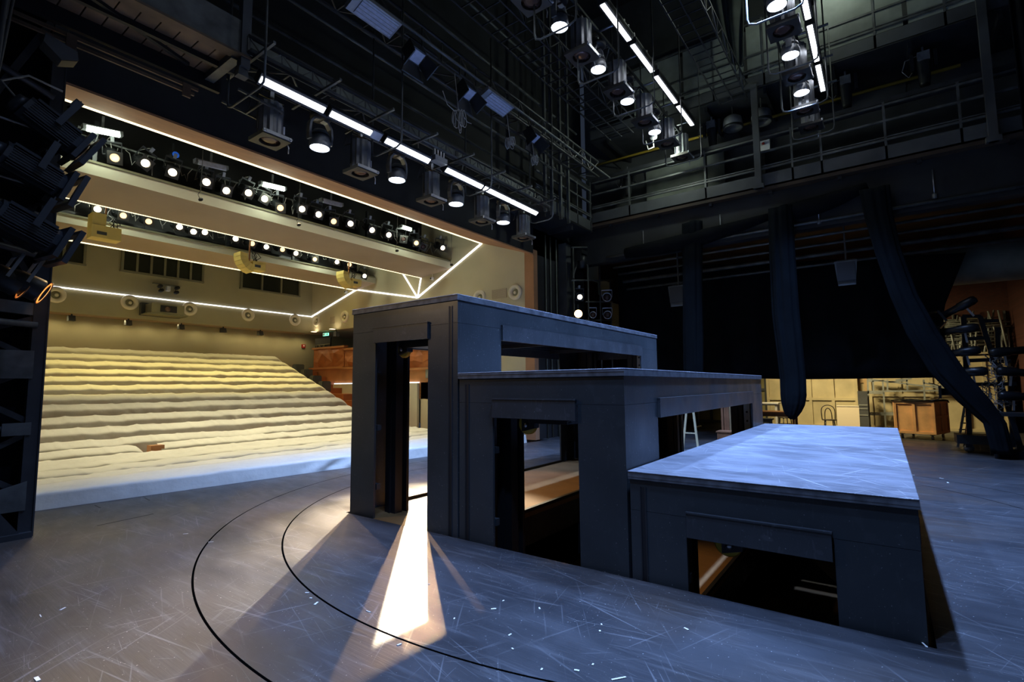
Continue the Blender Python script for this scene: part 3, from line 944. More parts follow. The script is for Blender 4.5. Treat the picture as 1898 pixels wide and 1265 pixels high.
# ---------------------------------------------------------------- profile spotlights on the two bridges
def make_profile(lens='lens_warm', big=1.0):
    """ellipsoidal spotlight shining along its own -Z"""
    t = thing('profile_spotlight', 'x', 'spotlight')
    s = big
    MB().lathe([(0.0, 0.74 * s), (0.07 * s, 0.74 * s), (0.11 * s, 0.66 * s), (0.125 * s, 0.45 * s), (0.10 * s, 0.36 * s), (0.085 * s, 0.34 * s), (0.085 * s, 0.02 * s), (0.095 * s, 0.0), (0.085 * s, 0.0), (0.08 * s, 0.06 * s), (0.0, 0.06 * s)], 16).build('body', 'lamp_body', t)
    fins = MB()
    for k in range(4):
        fins.lathe([(0.128 * s, (0.47 + 0.045 * k) * s), (0.134 * s, (0.48 + 0.045 * k) * s), (0.128 * s, (0.49 + 0.045 * k) * s)], 16)
    fins.build('cooling_fin', 'lamp_body', t)
    MB().lathe([(0.0, 0.022 * s), (0.05 * s, 0.018 * s), (0.078 * s, 0.03 * s), (0.0, 0.045 * s)], 18).build('lens', lens, t)
    f = MB()
    a, b = 0.125 * s, 0.085 * s
    ri = [(b * math.cos(PI / 4 + k * PI / 8), b * math.sin(PI / 4 + k * PI / 8)) for k in range(16)]
    ro = []
    for k in range(16):
        c, d = math.cos(PI / 4 + k * PI / 8), math.sin(PI / 4 + k * PI / 8)
        m_ = max(abs(c), abs(d))
        ro.append((a * c / m_, a * d / m_))
    for k in range(16):
        j = (k + 1) % 16
        f.hexa([(*ri[k], -0.012 * s), (*ri[j], -0.012 * s), (*ro[j], -0.012 * s), (*ro[k], -0.012 * s), (*ri[k], 0.0), (*ri[j], 0.0), (*ro[j], 0.0), (*ro[k], 0.0)])
    f.build('gel_frame', 'lamp_plate', t)
    y = MB()
    y.bar((-0.155 * s, 0, 0.4 * s), (-0.155 * s, 0.26 * s, 0.4 * s), 0.012 * s, 0.04 * s).bar((0.155 * s, 0, 0.4 * s), (0.155 * s, 0.26 * s, 0.4 * s), 0.012 * s, 0.04 * s)
    y.bar((-0.16 * s, 0.26 * s, 0.4 * s), (0.16 * s, 0.26 * s, 0.4 * s), 0.04 * s, 0.012 * s)
    y.bar((-0.155 * s, 0, 0.4 * s), (0.155 * s, 0, 0.4 * s), 0.02 * s)
    y.build('yoke', 'black_steel', t)
    MB().box(-0.03 * s, 0.03 * s, 0.265 * s, 0.37 * s, 0.37 * s, 0.43 * s).build('clamp', 'lamp_grey', t)
    MB().tube([(0, 0.02, 0.73 * s), (0.02, 0.06, 0.80 * s), (0.08, 0.16, 0.78 * s), (0.03, 0.30, 0.62 * s), (0, 0.36 * s, 0.45 * s)], 0.009, 6).build('cable', 'cable', t)
    return t


PROTO = {k: make_profile(k) for k in ('lens_warm', 'lens_dim', 'lens_dark')}
USED = set()


def spotlight(kind, loc, aim, label, group, roll=0.0):
    if kind in USED:
        o = copy_tree(PROTO[kind])
    else:
        o = PROTO[kind]
        KIDS[o.name] = [c for c in COL.objects if c.parent == o]
        USED.add(kind)
    aimed(o, loc, aim, roll)
    tag(o, label, 'spotlight', group)
    return o


NEAR = [(158, 270, 'd', 200, .2), (213, 293, 'd', 60, -.1), (270, 303, 'w', 30, .5), (320, 320, 'w', 0, .15), (383, 338, 'w', 0, 0.1), (420, 354, 'w', 0, 0), (461, 358, 'w', 0, .25),
        (491, 369, 'w', 0, .35), (520, 386, 'd', 0, -.1), (560, 388, 'w', 0, .05), (591, 398, 'w', 0, .1), (619, 411, 'd', 0, -.15), (650, 415, 'w', 0, .1),
        (690, 427, 'w', 0, .05), (721, 436, 'w', 0, .15), (748, 444, 'k', 0, 0), (772, 451, 'd', 0, -.1), (785, 458, 'k', 0, .3), (821, 460, 'w', 0, 0)]
KIND = {'w': 'lens_warm', 'd': 'lens_dim', 'k': 'lens_dark'}
WORD = {'w': 'lit', 'd': 'dimly lit', 'k': 'unlit'}
rng = random.Random(3)
for k, (px, py, c, _, rl) in enumerate(NEAR):
    p = at(px, py, 'Y', 12.05)
    spotlight(KIND[c], p, (p.x * 0.45 + 0.8 + rng.uniform(-1.2, 1.2), 1.5 + rng.uniform(-1, 1), 1.1), '%s black spotlight, %s from the left above the near ceiling baffle' % (WORD[c], ORD[k]), 'spotlights on the near auditorium bridge', rl)
FAR = [(181, 388, 'w'), (229, 400, 'd'), (276, 411, 'd'), (333, 421, 'w'), (359, 430, 'w'), (380, 431, 'w'), (437, 443, 'w'), (468, 452, 'd'), (494, 458, 'w'), (524, 463, 'd'),
       (549, 470, 'w'), (584, 481, 'd'), (625, 486, 'w'), (648, 491, 'd'), (676, 512, 'w')]
for k, (px, py, c) in enumerate(FAR):
    p = at(px, py, 'Y', 16.15)
    spotlight(KIND[c], p, (p.x * 0.5 + 0.8 + rng.uniform(-1.2, 1.2), 1.5, 1.1), '%s black spotlight, %s from the left above the far ceiling baffle' % (WORD[c], ORD[k]), 'spotlights on the far auditorium bridge', rng.uniform(-.2, .3))

# bridges that carry them: pipes, posts and a toe board, one thing each
for n, (y, z0, nm) in enumerate(((12.45, 6.05, 'near'), (16.55, 6.02, 'far'))):
    t = thing('lighting_bridge', 'black pipe lighting bridge behind the %s ceiling baffle' % nm, 'lighting bridge', (7.2, y, z0))
    mb = MB().tube([(-5.6, -0.02, 0.02), (5.6, -0.02, 0.02)], 0.024).tube([(-5.6, 0.05, 0.62), (5.6, 0.05, 0.62)], 0.024)
    mb.build('pipe', 'grey_steel', t)
    for x in (-4.3, -2.1, 0.1, 2.3, 4.4):
        MB().box(x - 0.035, x + 0.035, -0.08, 0.0, -0.08, 0.95).build('post', 'black_steel', t)
    MB().box(-5.6, 5.6, 0.55, 0.62, 0.25, 0.35).build('cable_tray', 'black_steel', t)
    MB().box(-5.6, 5.6, -0.34, -0.30, -0.015, 0.03).build('edge_rail', 'olive_metal', t)
    mb = MB()
    for k in range(34):
        x = -5.4 + k * 0.33
        pts = [(x + 0.04 * j + rng.uniform(-.05, .05), 0.05 + rng.uniform(-.1, .1), 0.6 - 0.35 * math.sin(PI * j / 5) * rng.uniform(.3, 1.1)) for j in range(6)]
        mb.tube(pts, 0.008, 5)
    o = mb.build('cable', 'cable', t)
    o['kind'] = 'stuff'


# bright and unlit work lights in the near slot
def flood(px0, py0, px1, py1, y, lit, label):
    a, b = at(px0, py0, 'Y', y), at(px1, py1, 'Y', y)
    t = thing('work_light', label, 'work light', (a + b) / 2, 'work lights on the near auditorium bridge')
    h = (b - a) / 2
    MB().bar(-h - Vector((0.04, 0, 0)), h + Vector((0.04, 0, 0)), 0.14, 0.09).build('housing', 'lamp_grey', t)
    MB().bar(Vector((0, -0.055, -0.03)) - h * 0.94, Vector((0, -0.055, -0.03)) + h * 0.94, 0.06, 0.10).build('tube', 'tube_green' if lit else 'soft_front', t)
    MB().box(-0.02, 0.02, 0.0, 0.03, 0.03, 0.3).build('bracket', 'lamp_grey', t)


flood(157, 236, 222, 249, 12.0, 1, 'bright greenish work light at the left end of the near bridge')
flood(484, 340, 526, 350, 12.0, 1, 'bright greenish work light in the middle of the near bridge')
flood(744, 420, 760, 425, 12.0, 1, 'bright greenish work light at the right end of the near bridge')
flood(364, 299, 418, 312, 12.0, 0, 'unlit ribbed work light left of the middle of the near bridge')
flood(596, 371, 632, 380, 12.0, 0, 'unlit ribbed work light right of the middle of the near bridge')
for px, py, pw in ((190, 243, 75), (505, 345, 75), (752, 423, 55)):
    q = at(px, py, 'Y', 11.85)
    lamp('POINT', 'work_lamp', q - Vector((0, 0.0, 0.16)), pw * 0.3, (0.86, 1.0, 0.80), shadow_soft_size=0.1)
for px, py in ((340, 385), (590, 480), (205, 385)):
    q = at(px, py, 'Y', 16.0)
    lamp('POINT', 'bridge_lamp', q + Vector((0, -0.15, 0.3)), 48, (0.90, 1.0, 0.80), shadow_soft_size=0.1)
p = at(326, 287, 'Y', 12.3)
t = thing('effect_spotlight', 'small unlit spotlight with a self-glowing blue lens on the near bridge', 'spotlight', p)
MB().lathe([(0, 0.02), (0.075, 0.02), (0.085, 0.0), (0.08, 0.35), (0.0, 0.38)], 16, 'Y').build('body', 'lamp_body', t)
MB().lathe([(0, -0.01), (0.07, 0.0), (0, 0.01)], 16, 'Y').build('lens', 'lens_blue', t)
MB().bar((0, 0.15, 0), (0, 0.15, 0.3), 0.03).build('hanger', 'black_steel', t)
# hanging microphones
for k, (px, py) in enumerate(((372, 370), (554, 417), (736, 465), (837, 491))):
    p = at(px, py, 'Y', 11.6)
    t = thing('hanging_microphone', 'small black microphone hanging on a thin cable below the near baffle, %s from the left' % ORD[k], 'microphone', p, 'hanging microphones')
    MB().lathe([(0, -0.05), (0.035, -0.04), (0.04, 0.0), (0.03, 0.05), (0, 0.06)], 12, 'Y').build('capsule', 'black', t)
    MB().tube([(0, 0.04, 0.02), (-0.05, 0.02, 0.10), (-0.01, 0.0, 0.2), (0, 0, 0.9), (0, 0, 8.85 - p.z)], 0.006, 5).build('cable', 'cable_black', t)
# line array speakers hung under the far baffle
for k, (px, py, curved) in enumerate(((194, 424, 0), (462, 484, 1), (646, 516, 1))):
    p = at(px, py, 'Y', 15.7)
    t = thing('line_array_speaker', 'cream yellow hanging speaker array below the far baffle, %s of three' % ('left', 'middle', 'right')[k], 'speaker', p, 'hanging speaker arrays')
    if curved:
        for j in range(6):
            a0, a1 = PI + 0.25 - j * 0.32 + 0.0, PI + 0.25 - (j + 1) * 0.32 + 0.02
            a0, a1 = PI * 0.95 + j * 0.26, PI * 0.95 + (j + 1) * 0.26 - 0.015
            c = Vector((0.12, 0, 0.12))
            pts = [c + Vector((r * math.cos(a), -0.22, r * math.sin(a))) for r, a in ((0.50, a0), (0.50, a1), (0.28, a1), (0.28, a0))]
            MB().prism(pts, (0, 0.44, 0)).build('array_module', 'speaker_cream', t)
        MB().box(0.02, 0.42, -0.2, 0.2, -0.28, -0.02).build('bass_cabinet', 'speaker_cream', t)
    else:
        MB().box(-0.30, 0.30, -0.2, 0.2, -0.30, 0.02).build('bass_cabinet', 'speaker_cream', t)
        MB().box(-0.30, -0.02, -0.18, 0.2, 0.03, 0.32).build('array_module', 'speaker_cream', t)
    MB().box(0.08, 0.26, -0.206, -0.20, -0.20, -0.12).build('label_plate', 'dark_panel', t) if curved else MB().box(-0.2, 0.0, -0.206, -0.2, -0.22, -0.14).build('label_plate', 'dark_panel', t)
    mb = MB()
    for j in range(5):
        mb.tube([(0.1 + rng.uniform(-.1, .16), -0.1, 0.0), (0.1 + rng.uniform(-.1, .2), -0.14, 0.14), (0.12 + rng.uniform(-.1, .1), -0.05, 0.30), (0.05, 0, 0.36)], 0.012, 5)
    mb.build('cable', 'cable_black', t)
    MB().bar((0.0, 0.0, -0.02), (0.02, 0.0, 8.9 - p.z), 0.035).build('hanger', 'orange_wood', t)
# ================================================================ lighting rigs above the stage
def make_head():
    """wash moving head shining down; origin at the lens"""
    t = thing('moving_head_lamp', 'x', 'stage lamp')
    MB().lathe([(0.0, -0.005), (0.10, -0.012), (0.150, 0.004), (0.0, 0.03)], 28).build('lens', 'lens_cold', t)
    MB().lathe([(0.165, -0.015), (0.17, 0.02), (0.165, 0.10), (0.15, 0.13), (0.145, 0.22), (0.10, 0.28), (0.0, 0.29), (0.0, 0.05), (0.152, 0.02), (0.152, -0.015)], 28).build('head', 'lamp_grey', t)
    MB().lathe([(0.146, 0.155), (0.154, 0.155), (0.152, 0.195), (0.144, 0.195)], 24, closed=True).build('vent', 'black', t)
    for s in (-1, 1):
        m = MB()
        pts = [(s * 0.185, 0, 0.08), (s * 0.20, 0, 0.22), (s * 0.185, 0, 0.36), (s * 0.12, 0, 0.45), (s * 0.03, 0, 0.47)]
        for p, q in zip(pts, pts[1:]):
            m.bar(p, q, 0.10, 0.035, up=(1, 0, 0.01))
        m.build('yoke_arm', 'lamp_grey', t)
    MB().lathe([(0.0, 0.46), (0.13, 0.46), (0.17, 0.49), (0.17, 0.55), (0.10, 0.58), (0, 0.58)], 18).build('base', 'lamp_body', t)
    MB().bar((0, 0, 0.57), (0, 0, 0.72), 0.04).box(-0.05, 0.05, -0.03, 0.03, 0.70, 0.76).build('clamp', 'chrome', t)
    return t


def make_flood():
    """finned box lamp with a square frame, hanging straight down; origin at the frame"""
    t = thing('floodlight', 'x', 'stage lamp')
    m = MB()
    n = 12
    prof = []
    for k in range(n * 2):
        a = 2 * PI * k / (n * 2)
        r = 0.19 if k % 2 == 0 else 0.17
        prof.append((r * math.cos(a) * 0.92, r * math.sin(a) * 0.92, 0.05))
    m.prism(prof, (0, 0, 0.52))
    m.build('finned_body', 'lamp_grey', t)
    MB().lathe([(0, 0.56), (0.14, 0.56), (0.11, 0.60), (0.0, 0.60)], 12).build('cap', 'lamp_body', t)
    f = MB()
    a, b = 0.215, 0.15
    ri, ro = [], []
    for k in range(16):
        c, d = math.cos(PI / 4 + k * PI / 8), math.sin(PI / 4 + k * PI / 8)
        m_ = max(abs(c), abs(d))
        ri.append((b * c, b * d))
        ro.append((a * c / m_, a * d / m_))
    for k in range(16):
        j = (k + 1) % 16
        f.hexa([(*ri[k], -0.01), (*ri[j], -0.01), (*ro[j], -0.01), (*ro[k], -0.01), (*ri[k], 0.05), (*ri[j], 0.05), (*ro[j], 0.05), (*ro[k], 0.05)])
    f.build('gel_frame', 'lamp_plate', t)
    MB().lathe([(0, 0.006), (0.07, 0.004), (0.148, 0.016), (0.0, 0.04)], 24).build('lens', 'lens_dark', t)
    m = MB()
    m.bar((-0.215, -0.222, 0.03), (0.215, -0.222, 0.03), 0.02, 0.05)
    m.lathe([(0, -0.01), (0.025, -0.01), (0.025, 0.01), (0, 0.01)], 10, 'Y', (-0.2, -0.232, 0.03)).lathe([(0, -0.01), (0.025, -0.01), (0.025, 0.01), (0, 0.01)], 10, 'Y', (0.2, -0.232, 0.03))
    m.build('front_clip', 'chrome', t)
    m = MB()
    for s in (-1, 1):
        m.bar((s * 0.2, 0, 0.12), (s * 0.2, 0, 0.66), 0.03, 0.012, up=(1, 0, 0))
    m.bar((-0.2, 0, 0.66), (0.2, 0, 0.66), 0.03, 0.012)
    m.build('yoke', 'black_steel', t)
    MB().box(-0.03, 0.03, -0.03, 0.03, 0.66, 0.80).build('clamp', 'chrome', t)
    MB().box(0.192, 0.215, -0.03, 0.03, 0.18, 0.30).build('side_label', 'white_paint', t)
    MB().tube([(0.21, -0.1, 0.03), (0.23, -0.12, -0.05), (0.235, -0.11, -0.14)], 0.008, 6).build('safety_cord', 'chrome', t)
    MB().tube([(-0.02, 0.05, 0.55), (-0.18, 0.1, 0.50), (-0.28, 0.1, 0.42), (-0.26, 0.05, 0.62), (-0.1, 0, 0.78)], 0.009, 6).build('cable', 'cable_black', t)
    return t


HEAD, FLOOD = make_head(), make_flood()
for p_ in (HEAD, FLOOD):
    KIDS[p_.name] = [c for c in COL.objects if c.parent == p_]
FIRST = {HEAD.name: True, FLOOD.name: True}


def hang(proto, loc, label, group, rz=0.0, sc=1.0):
    if FIRST[proto.name]:
        FIRST[proto.name] = False
        o = proto
    else:
        o = copy_tree(proto)
    o.location = loc
    o.rotation_euler = (0, 0, rz)
    o.scale = (sc, sc, sc)
    return tag(o, label, 'stage lamp', group)


def led(x0, x1, y, z, label, group, tilt, unlit=0.0):
    t = thing('led_batten', label, 'stage lamp', ((x0 + x1) / 2, y, z), group)
    h = (x1 - x0) / 2
    MB().box(-h, h, -0.085, 0.085, 0.01, 0.15).build('housing', 'lamp_body', t)
    m = MB()
    for k in range(4):
        m.box(-h, h, -0.09, -0.085, 0.025 + 0.025 * k, 0.035 + 0.025 * k)
    m.build('cooling_rib', 'black', t)
    MB().box(-h + 0.015, h - 0.015 - unlit, -0.046, 0.046, -0.004, 0.012).build('light_panel', 'led_cold', t)
    if unlit:
        MB().box(h - unlit, h - 0.015, -0.068, 0.068, -0.004, 0.012).build('unlit_panel', 'lamp_grey', t)
    m = MB()
    for x in (-h + 0.08, h - 0.08):
        m.box(x - 0.02, x + 0.02, -0.03, 0.03, 0.13, 0.30)
    m.build('clamp', 'chrome', t)
    t.rotation_euler = (-tilt, 0, 0)
    return t


def lattice(m, x0, x1, ya, za, yb, zb, step, w):
    k = int((x1 - x0) / step)
    for j in range(k):
        a, b = x0 + j * step, x0 + (j + 1) * step
        p, q = ((ya, za), (yb, zb)) if j % 2 else ((yb, zb), (ya, za))
        m.bar((a, *p), (b, *q), w)
        m.bar((a, ya, za), (a, yb, zb), w)


def hoop(t, x, ya, yb, zb, zt, L):
    r = 0.12
    pts = [(x, ya, zt), (x, ya, zb + r), (x, ya + 0.02, zb + 0.04), (x, ya + r, zb), (x, yb - r, zb), (x, yb - 0.02, zb + 0.04), (x, yb, zb + r), (x, yb, zt - 0.3)]
    MB().tube([Vector(p) - L for p in pts], 0.016, 8).build('guard_hoop', 'grey_steel', t)


# --- batten one: the bridge just behind the proscenium
t = thing('lighting_bridge', 'long lit steel lighting bridge with railing panels just behind the proscenium', 'lighting bridge', (6.9, 7.0, 6.2))
L = Vector(t.location)
m = MB()
for y, z in ((-0.35, -0.02), (-0.35, 0.20), (0.30, -0.02), (0.30, 0.22)):
    m.tube([(-3.8, y, z), (3.75, y, z)], 0.028)
m.build('chord', 'black_steel', t)
m = MB()
lattice(m, -3.8, 3.7, -0.35, -0.02, -0.35, 0.20, 0.24, 0.016)
lattice(m, -3.8, 3.7, -0.35, -0.02, 0.30, -0.02, 0.62, 0.022)
m.build('lattice', 'grey_steel', t)
for k in range(5):
    x0 = -3.7 + k * 1.49
    m = MB().box(x0, x0 + 1.42, 0.02, 0.04, 0.20, 0.48)
    p_ = m.build('railing_panel', 'gallery_panel', t)
    m = MB().box(x0 - 0.03, x0 + 1.46, 0.0, 0.06, 0.48, 0.52).box(x0 - 0.03, x0 + 0.01, 0.0, 0.06, 0.18, 0.5).box(x0 + 1.42, x0 + 1.46, 0, 0.06, 0.18, 0.5)
    m.build('panel_rim', 'black_steel', p_)
for k in range(8):
    MB().bar((-3.7 + k, -0.85, -0.05), (-3.7 + k, 0.45, -0.05), 0.035).build('cross_arm', 'grey_steel', t)
m = MB().tube([(-3.8, 0.22, -0.02), (3.75, 0.22, -0.02)], 0.024).tube([(-3.8, -0.42, -0.02), (3.75, -0.42, -0.02)], 0.024)
m.build('lamp_pipe', 'grey_steel', t)
for x, z, yb in ((3.15, 5.6, 7.3), (5.48, 5.69, 7.05), (7.9, 5.7, 7.0), (10.3, 5.71, 6.95)):
    hoop(t, x, 6.28, yb, z, 9.0, L)
B1 = 'lamps on the lighting bridge behind the proscenium'
for k, h_ in enumerate(HEADS1):
    hang(HEAD, h_, 'lit moving head lamp on the bridge behind the proscenium, %s from the left' % ORD[k], B1)
for k, (px, py) in enumerate(((500, 262), (668, 322), (799, 374), (893, 412), (970, 442))):
    p = at(px, py, 'Y', 7.2)
    hang(FLOOD, p, 'finned unlit floodlight on the bridge behind the proscenium, %s from the left' % ORD[k], B1)
for k, (x0, x1, u) in enumerate(((3.24, 4.25, 0), (4.33, 5.32, 0.20), (5.40, 6.45, 0), (6.88, 8.0, 0), (8.04, 8.99, 0), (9.0, 10.1, 0))):
    led(x0, x1, 6.6, 5.84, 'bright strip lamp on the bridge behind the proscenium, %s from the left' % ORD[k], 'strip lamps on the bridge behind the proscenium', math.radians(38), u)
t = thing('dimmer_box', 'small unlit grey box among the strip lamps of the proscenium bridge', 'box', (6.68, 6.6, 5.9))
MB().box(-0.16, 0.16, -0.08, 0.08, 0, 0.10).build('case', 'lamp_grey', t)
m = MB()
for k in range(4):
    m.box(-0.13 + k * 0.08, -0.10 + k * 0.08, -0.02, 0.02, 0.10, 0.24)
m.build('clamp', 'chrome', t)


# --- battens two and three
def batten(label, y, zt, x0, x1, hoops):
    t = thing('lighting_batten', label, 'lighting batten', ((x0 + x1) / 2, y, zt))
    L = Vector(t.location)
    h = (x1 - x0) / 2
    m = MB()
    for yy, z in ((-0.05, 0), (0.30, 0), (0.12, 0.32)):
        m.tube([(-h, yy, z), (h, yy, z)], 0.028)
    m.build('chord', 'black_steel', t)
    m = MB()
    lattice(m, -h, h, -0.05, 0, 0.12, 0.32, 0.34, 0.018)
    lattice(m, -h, h, 0.30, 0, -0.05, 0, 0.5, 0.018)
    m.build('lattice', 'grey_steel', t)
    k = 0
    while -h + 0.5 + k < h:
        MB().tube([(-h + 0.5 + k, -0.62, 0.04), (-h + 0.5 + k, 0.2, 0.04)], 0.026).build('cross_arm', 'lamp_grey', t)
        k += 1.2
    for hx, hy0, hy1, hz in hoops:
        hoop(t, hx, hy0, hy1, hz, zt + 1.6, L)
    return t


batten('suspended lighting batten in the upper middle with hooped pipe guards', 4.4, 8.96, 2.6, 14.8, [(6.72, 3.6, 4.4, 7.42), (8.33, 3.6, 4.45, 7.46), (10.15, 3.6, 4.55, 7.65), (12.0, 3.6, 4.6, 7.73), (13.65, 3.6, 4.58, 7.74)])
batten('suspended lighting batten in the upper right with hooped pipe guards', 1.1, 8.94, 1.6, 14.8, [(8.0, 0.6, 1.35, 7.07), (10.3, 0.6, 1.42, 7.5), (12.4, 0.6, 1.48, 7.71), (14.3, 0.6, 1.5, 7.84)])
B2, B3 = 'lamps on the upper middle lighting batten', 'lamps on the upper right lighting batten'
for k, h_ in enumerate(HEADS2):  # includes the unseen heads added as fill
    hang(HEAD, h_, 'lit moving head lamp on the upper middle batten, %s counting away from the camera' % ORD[k], B2)
for k, h_ in enumerate(HEADS3):  # the nearest of these are added, out of view
    hang(HEAD, h_, 'lit moving head lamp on the upper right batten, %s counting away from the camera' % ORD[k], B3)
for k, (px, py) in enumerate(((985, 4), (1078, 105), (1145, 172), (1195, 228), (1237, 268), (1264, 293))):
    hang(FLOOD, at(px, py, 'Y', 4.4), 'finned unlit floodlight on the upper middle batten, %s counting away from the camera' % ORD[k], B2, 0, 1.18)
for k, (px, py) in enumerate(((1452, 57), (1477, 143), (1492, 206), (1503, 237))):
    hang(FLOOD, at(px, py, 'Y', 1.1), 'finned unlit floodlight on the upper right batten, %s counting away from the camera' % ORD[k], B3, 0, 1.18)
for k, (a, b) in enumerate(((8.1, 9.36), (9.5, 10.66), (10.85, 12.25), (12.4, 13.62))):
    led(a, b, 3.8, 8.70, 'bright strip lamp on the upper middle batten, %s counting away from the camera' % ORD[k], 'strip lamps on the upper middle batten', 0.0)
for k, (a, b) in enumerate(((9.55, 10.85), (11.05, 12.45), (12.6, 13.85))):
    led(a, b, 0.76, 8.68, 'bright strip lamp on the upper right batten, %s counting away from the camera' % ORD[k], 'strip lamps on the upper right batten', 0.0)

p = at(1213, 252, 'X', 13.95)
t = thing('work_light', 'dazzling white work light hung at the far end of the upper middle batten', 'work light', p)
MB().lathe([(0.10, -0.05), (0.11, 0.0), (0.10, 0.10), (0.03, 0.14), (0, 0.14), (0, 0.05), (0.09, 0.0), (0.09, -0.05)], 18, 'Y').build('housing', 'lamp_grey', t)
MB().lathe([(0, -0.04), (0.09, -0.03), (0.0, 0.0)], 18, 'Y').build('lens', 'tube_green', t)
MB().bar((0, 0.08, 0.1), (0, 0.08, 8.98 - p.z), 0.03).bar((0, 0.08, 8.97 - p.z), (0.0, 4.5 - p.y, 8.97 - p.z), 0.03).build('hanger', 'chrome', t)
MB().tube([(0, 0.05, -0.1), (0.05, 0.05, -0.3), (0.0, 0.2, -0.36), (-0.05, 0.25, -0.1)], 0.02, 6).build('cable', 'cable', t)

# --- soft lights on the dark pipe above the proscenium bridge
t = thing('lighting_truss', 'dark lattice truss high above the proscenium bridge', 'truss', (8.0, 6.35, 7.7))
m = MB()
for y, z in ((0, 0), (0, 0.45), (0.4, 0.0), (0.4, 0.45)):
    m.tube([(-5, y, z), (5, y, z)], 0.03)
m.build('chord', 'black_steel', t)
m = MB()
lattice(m, -5, 5, 0, 0, 0, 0.45, 0.5, 0.022)
lattice(m, -5, 5, 0.4, 0, 0, 0, 0.5, 0.022)
m.build('lattice', 'black_steel', t)
MB().tube([(-6, -0.35, -0.12), (5, -0.35, -0.12)], 0.028).build('lamp_pipe', 'grey_steel', t)
MB().tube([(-6, 0.9, 0.1), (4.6, 0.9, 0.1)], 0.028).build('rear_pipe', 'grey_steel', t)


def soft(px, py, kind, label):
    p = at(px, py, 'Y', 6.0)
    t = thing('soft_light', label, 'stage lamp', p, 'unlit soft lights on the dark truss')
    if kind == 'bar':
        MB().box(-0.42, 0.42, -0.16, 0.16, 0.01, 0.10).build('housing', 'lamp_grey', t)
        MB().box(-0.30, 0.38, -0.13, 0.13, -0.004, 0.012).build('grid_panel', 'soft_front', t)
        m = MB()
        for k in range(4):
            m.box(-0.30, 0.38, -0.10 + 0.06 * k, -0.09 + 0.06 * k, -0.008, -0.004)
        m.build('grid_wire', 'lamp_grey', t)
        t.rotation_euler = (-0.35, 0, 0)
    else:
        MB().box(-0.15, 0.15, -0.12, 0.12, 0.01, 0.22).build('housing', 'lamp_body', t)
        MB().box(-0.12, 0.12, -0.10, 0.10, -0.004, 0.012).build('diffuser', 'soft_front', t)
        for s in (-1, 1):
            MB().hexa([(s * 0.15, -0.12, 0.0), (s * 0.17, -0.12, 0.0), (s * 0.17, 0.12, 0), (s * 0.15, 0.12, 0),
                       (s * 0.25, -0.15, -0.24), (s * 0.27, -0.15, -0.24), (s * 0.27, 0.15, -0.24), (s * 0.25, 0.15, -0.24)]).build('barn_door', 'lamp_body', t)
        MB().hexa([(-0.15, 0.12, 0), (0.15, 0.12, 0), (0.15, 0.14, 0), (-0.15, 0.14, 0), (-0.24, 0.22, -0.24), (0.24, 0.22, -0.24), (0.24, 0.24, -0.24), (-0.24, 0.24, -0.24)]).build('barn_door', 'lamp_body', t)
        t.rotation_euler = (-0.5, 0, 0)
    MB().box(-0.03, 0.03, -0.03, 0.03, 0.10, 0.36).build('clamp', 'black_steel', t)


soft(695, 32, 'bar', 'unlit pale grid panel lamp above the proscenium bridge, nearer of two')
soft(772, 105, 'box', 'unlit softbox with barn doors above the proscenium bridge, leftmost of three')
soft(868, 174, 'box', 'unlit softbox with barn doors above the proscenium bridge, middle of three')
soft(920, 193, 'bar', 'unlit pale grid panel lamp above the proscenium bridge, farther of two')
soft(990, 256, 'box', 'unlit softbox with barn doors above the proscenium bridge, rightmost of three')
# coils of grey cable hanging from the pipe
rng = random.Random(11)
for px, py, sc, lab in ((850, 205, 1.0, 'large bundle of pale cable hanging above the proscenium bridge'), (945, 255, 0.6, 'small coil of pale cable hanging near the gallery corner, upper'), (990, 290, 0.6, 'small coil of pale cable hanging near the gallery corner, lower')):
    p = at(px, py, 'Y', 6.05)
    m = MB()
    for k in range(9):
        w, h = rng.uniform(0.04, 0.14) * sc, rng.uniform(0.22, 0.42) * sc
        dx = rng.uniform(-0.06, 0.06) * sc
        m.tube([(dx + w * math.sin(a) * (0.4 + 0.6 * (1 - math.cos(a)) / 2), 0.02 * k - 0.09, -h * (1 - math.cos(a)) / 2) for a in [2 * PI * j / 14 for j in range(15)]], 0.007, 5, cap=False)
    m.tube([(0, 0, -0.02), (0, 0.1, 7.52 - p.z if sc == 1 else 7.6 - p.z)], 0.008, 5)
    if sc == 1:
        m.tube([(-0.42, 0, 0.18), (-0.3, 0, -0.02), (-0.1, 0, -0.06), (0, 0, 0.02), (0.1, 0, -0.04), (0.25, 0, -0.12), (0.36, 0, -0.1)], 0.008, 5)
    o = m.build('cable_coil', 'cable')
    o.location = p
    tag(o, lab, 'cable')
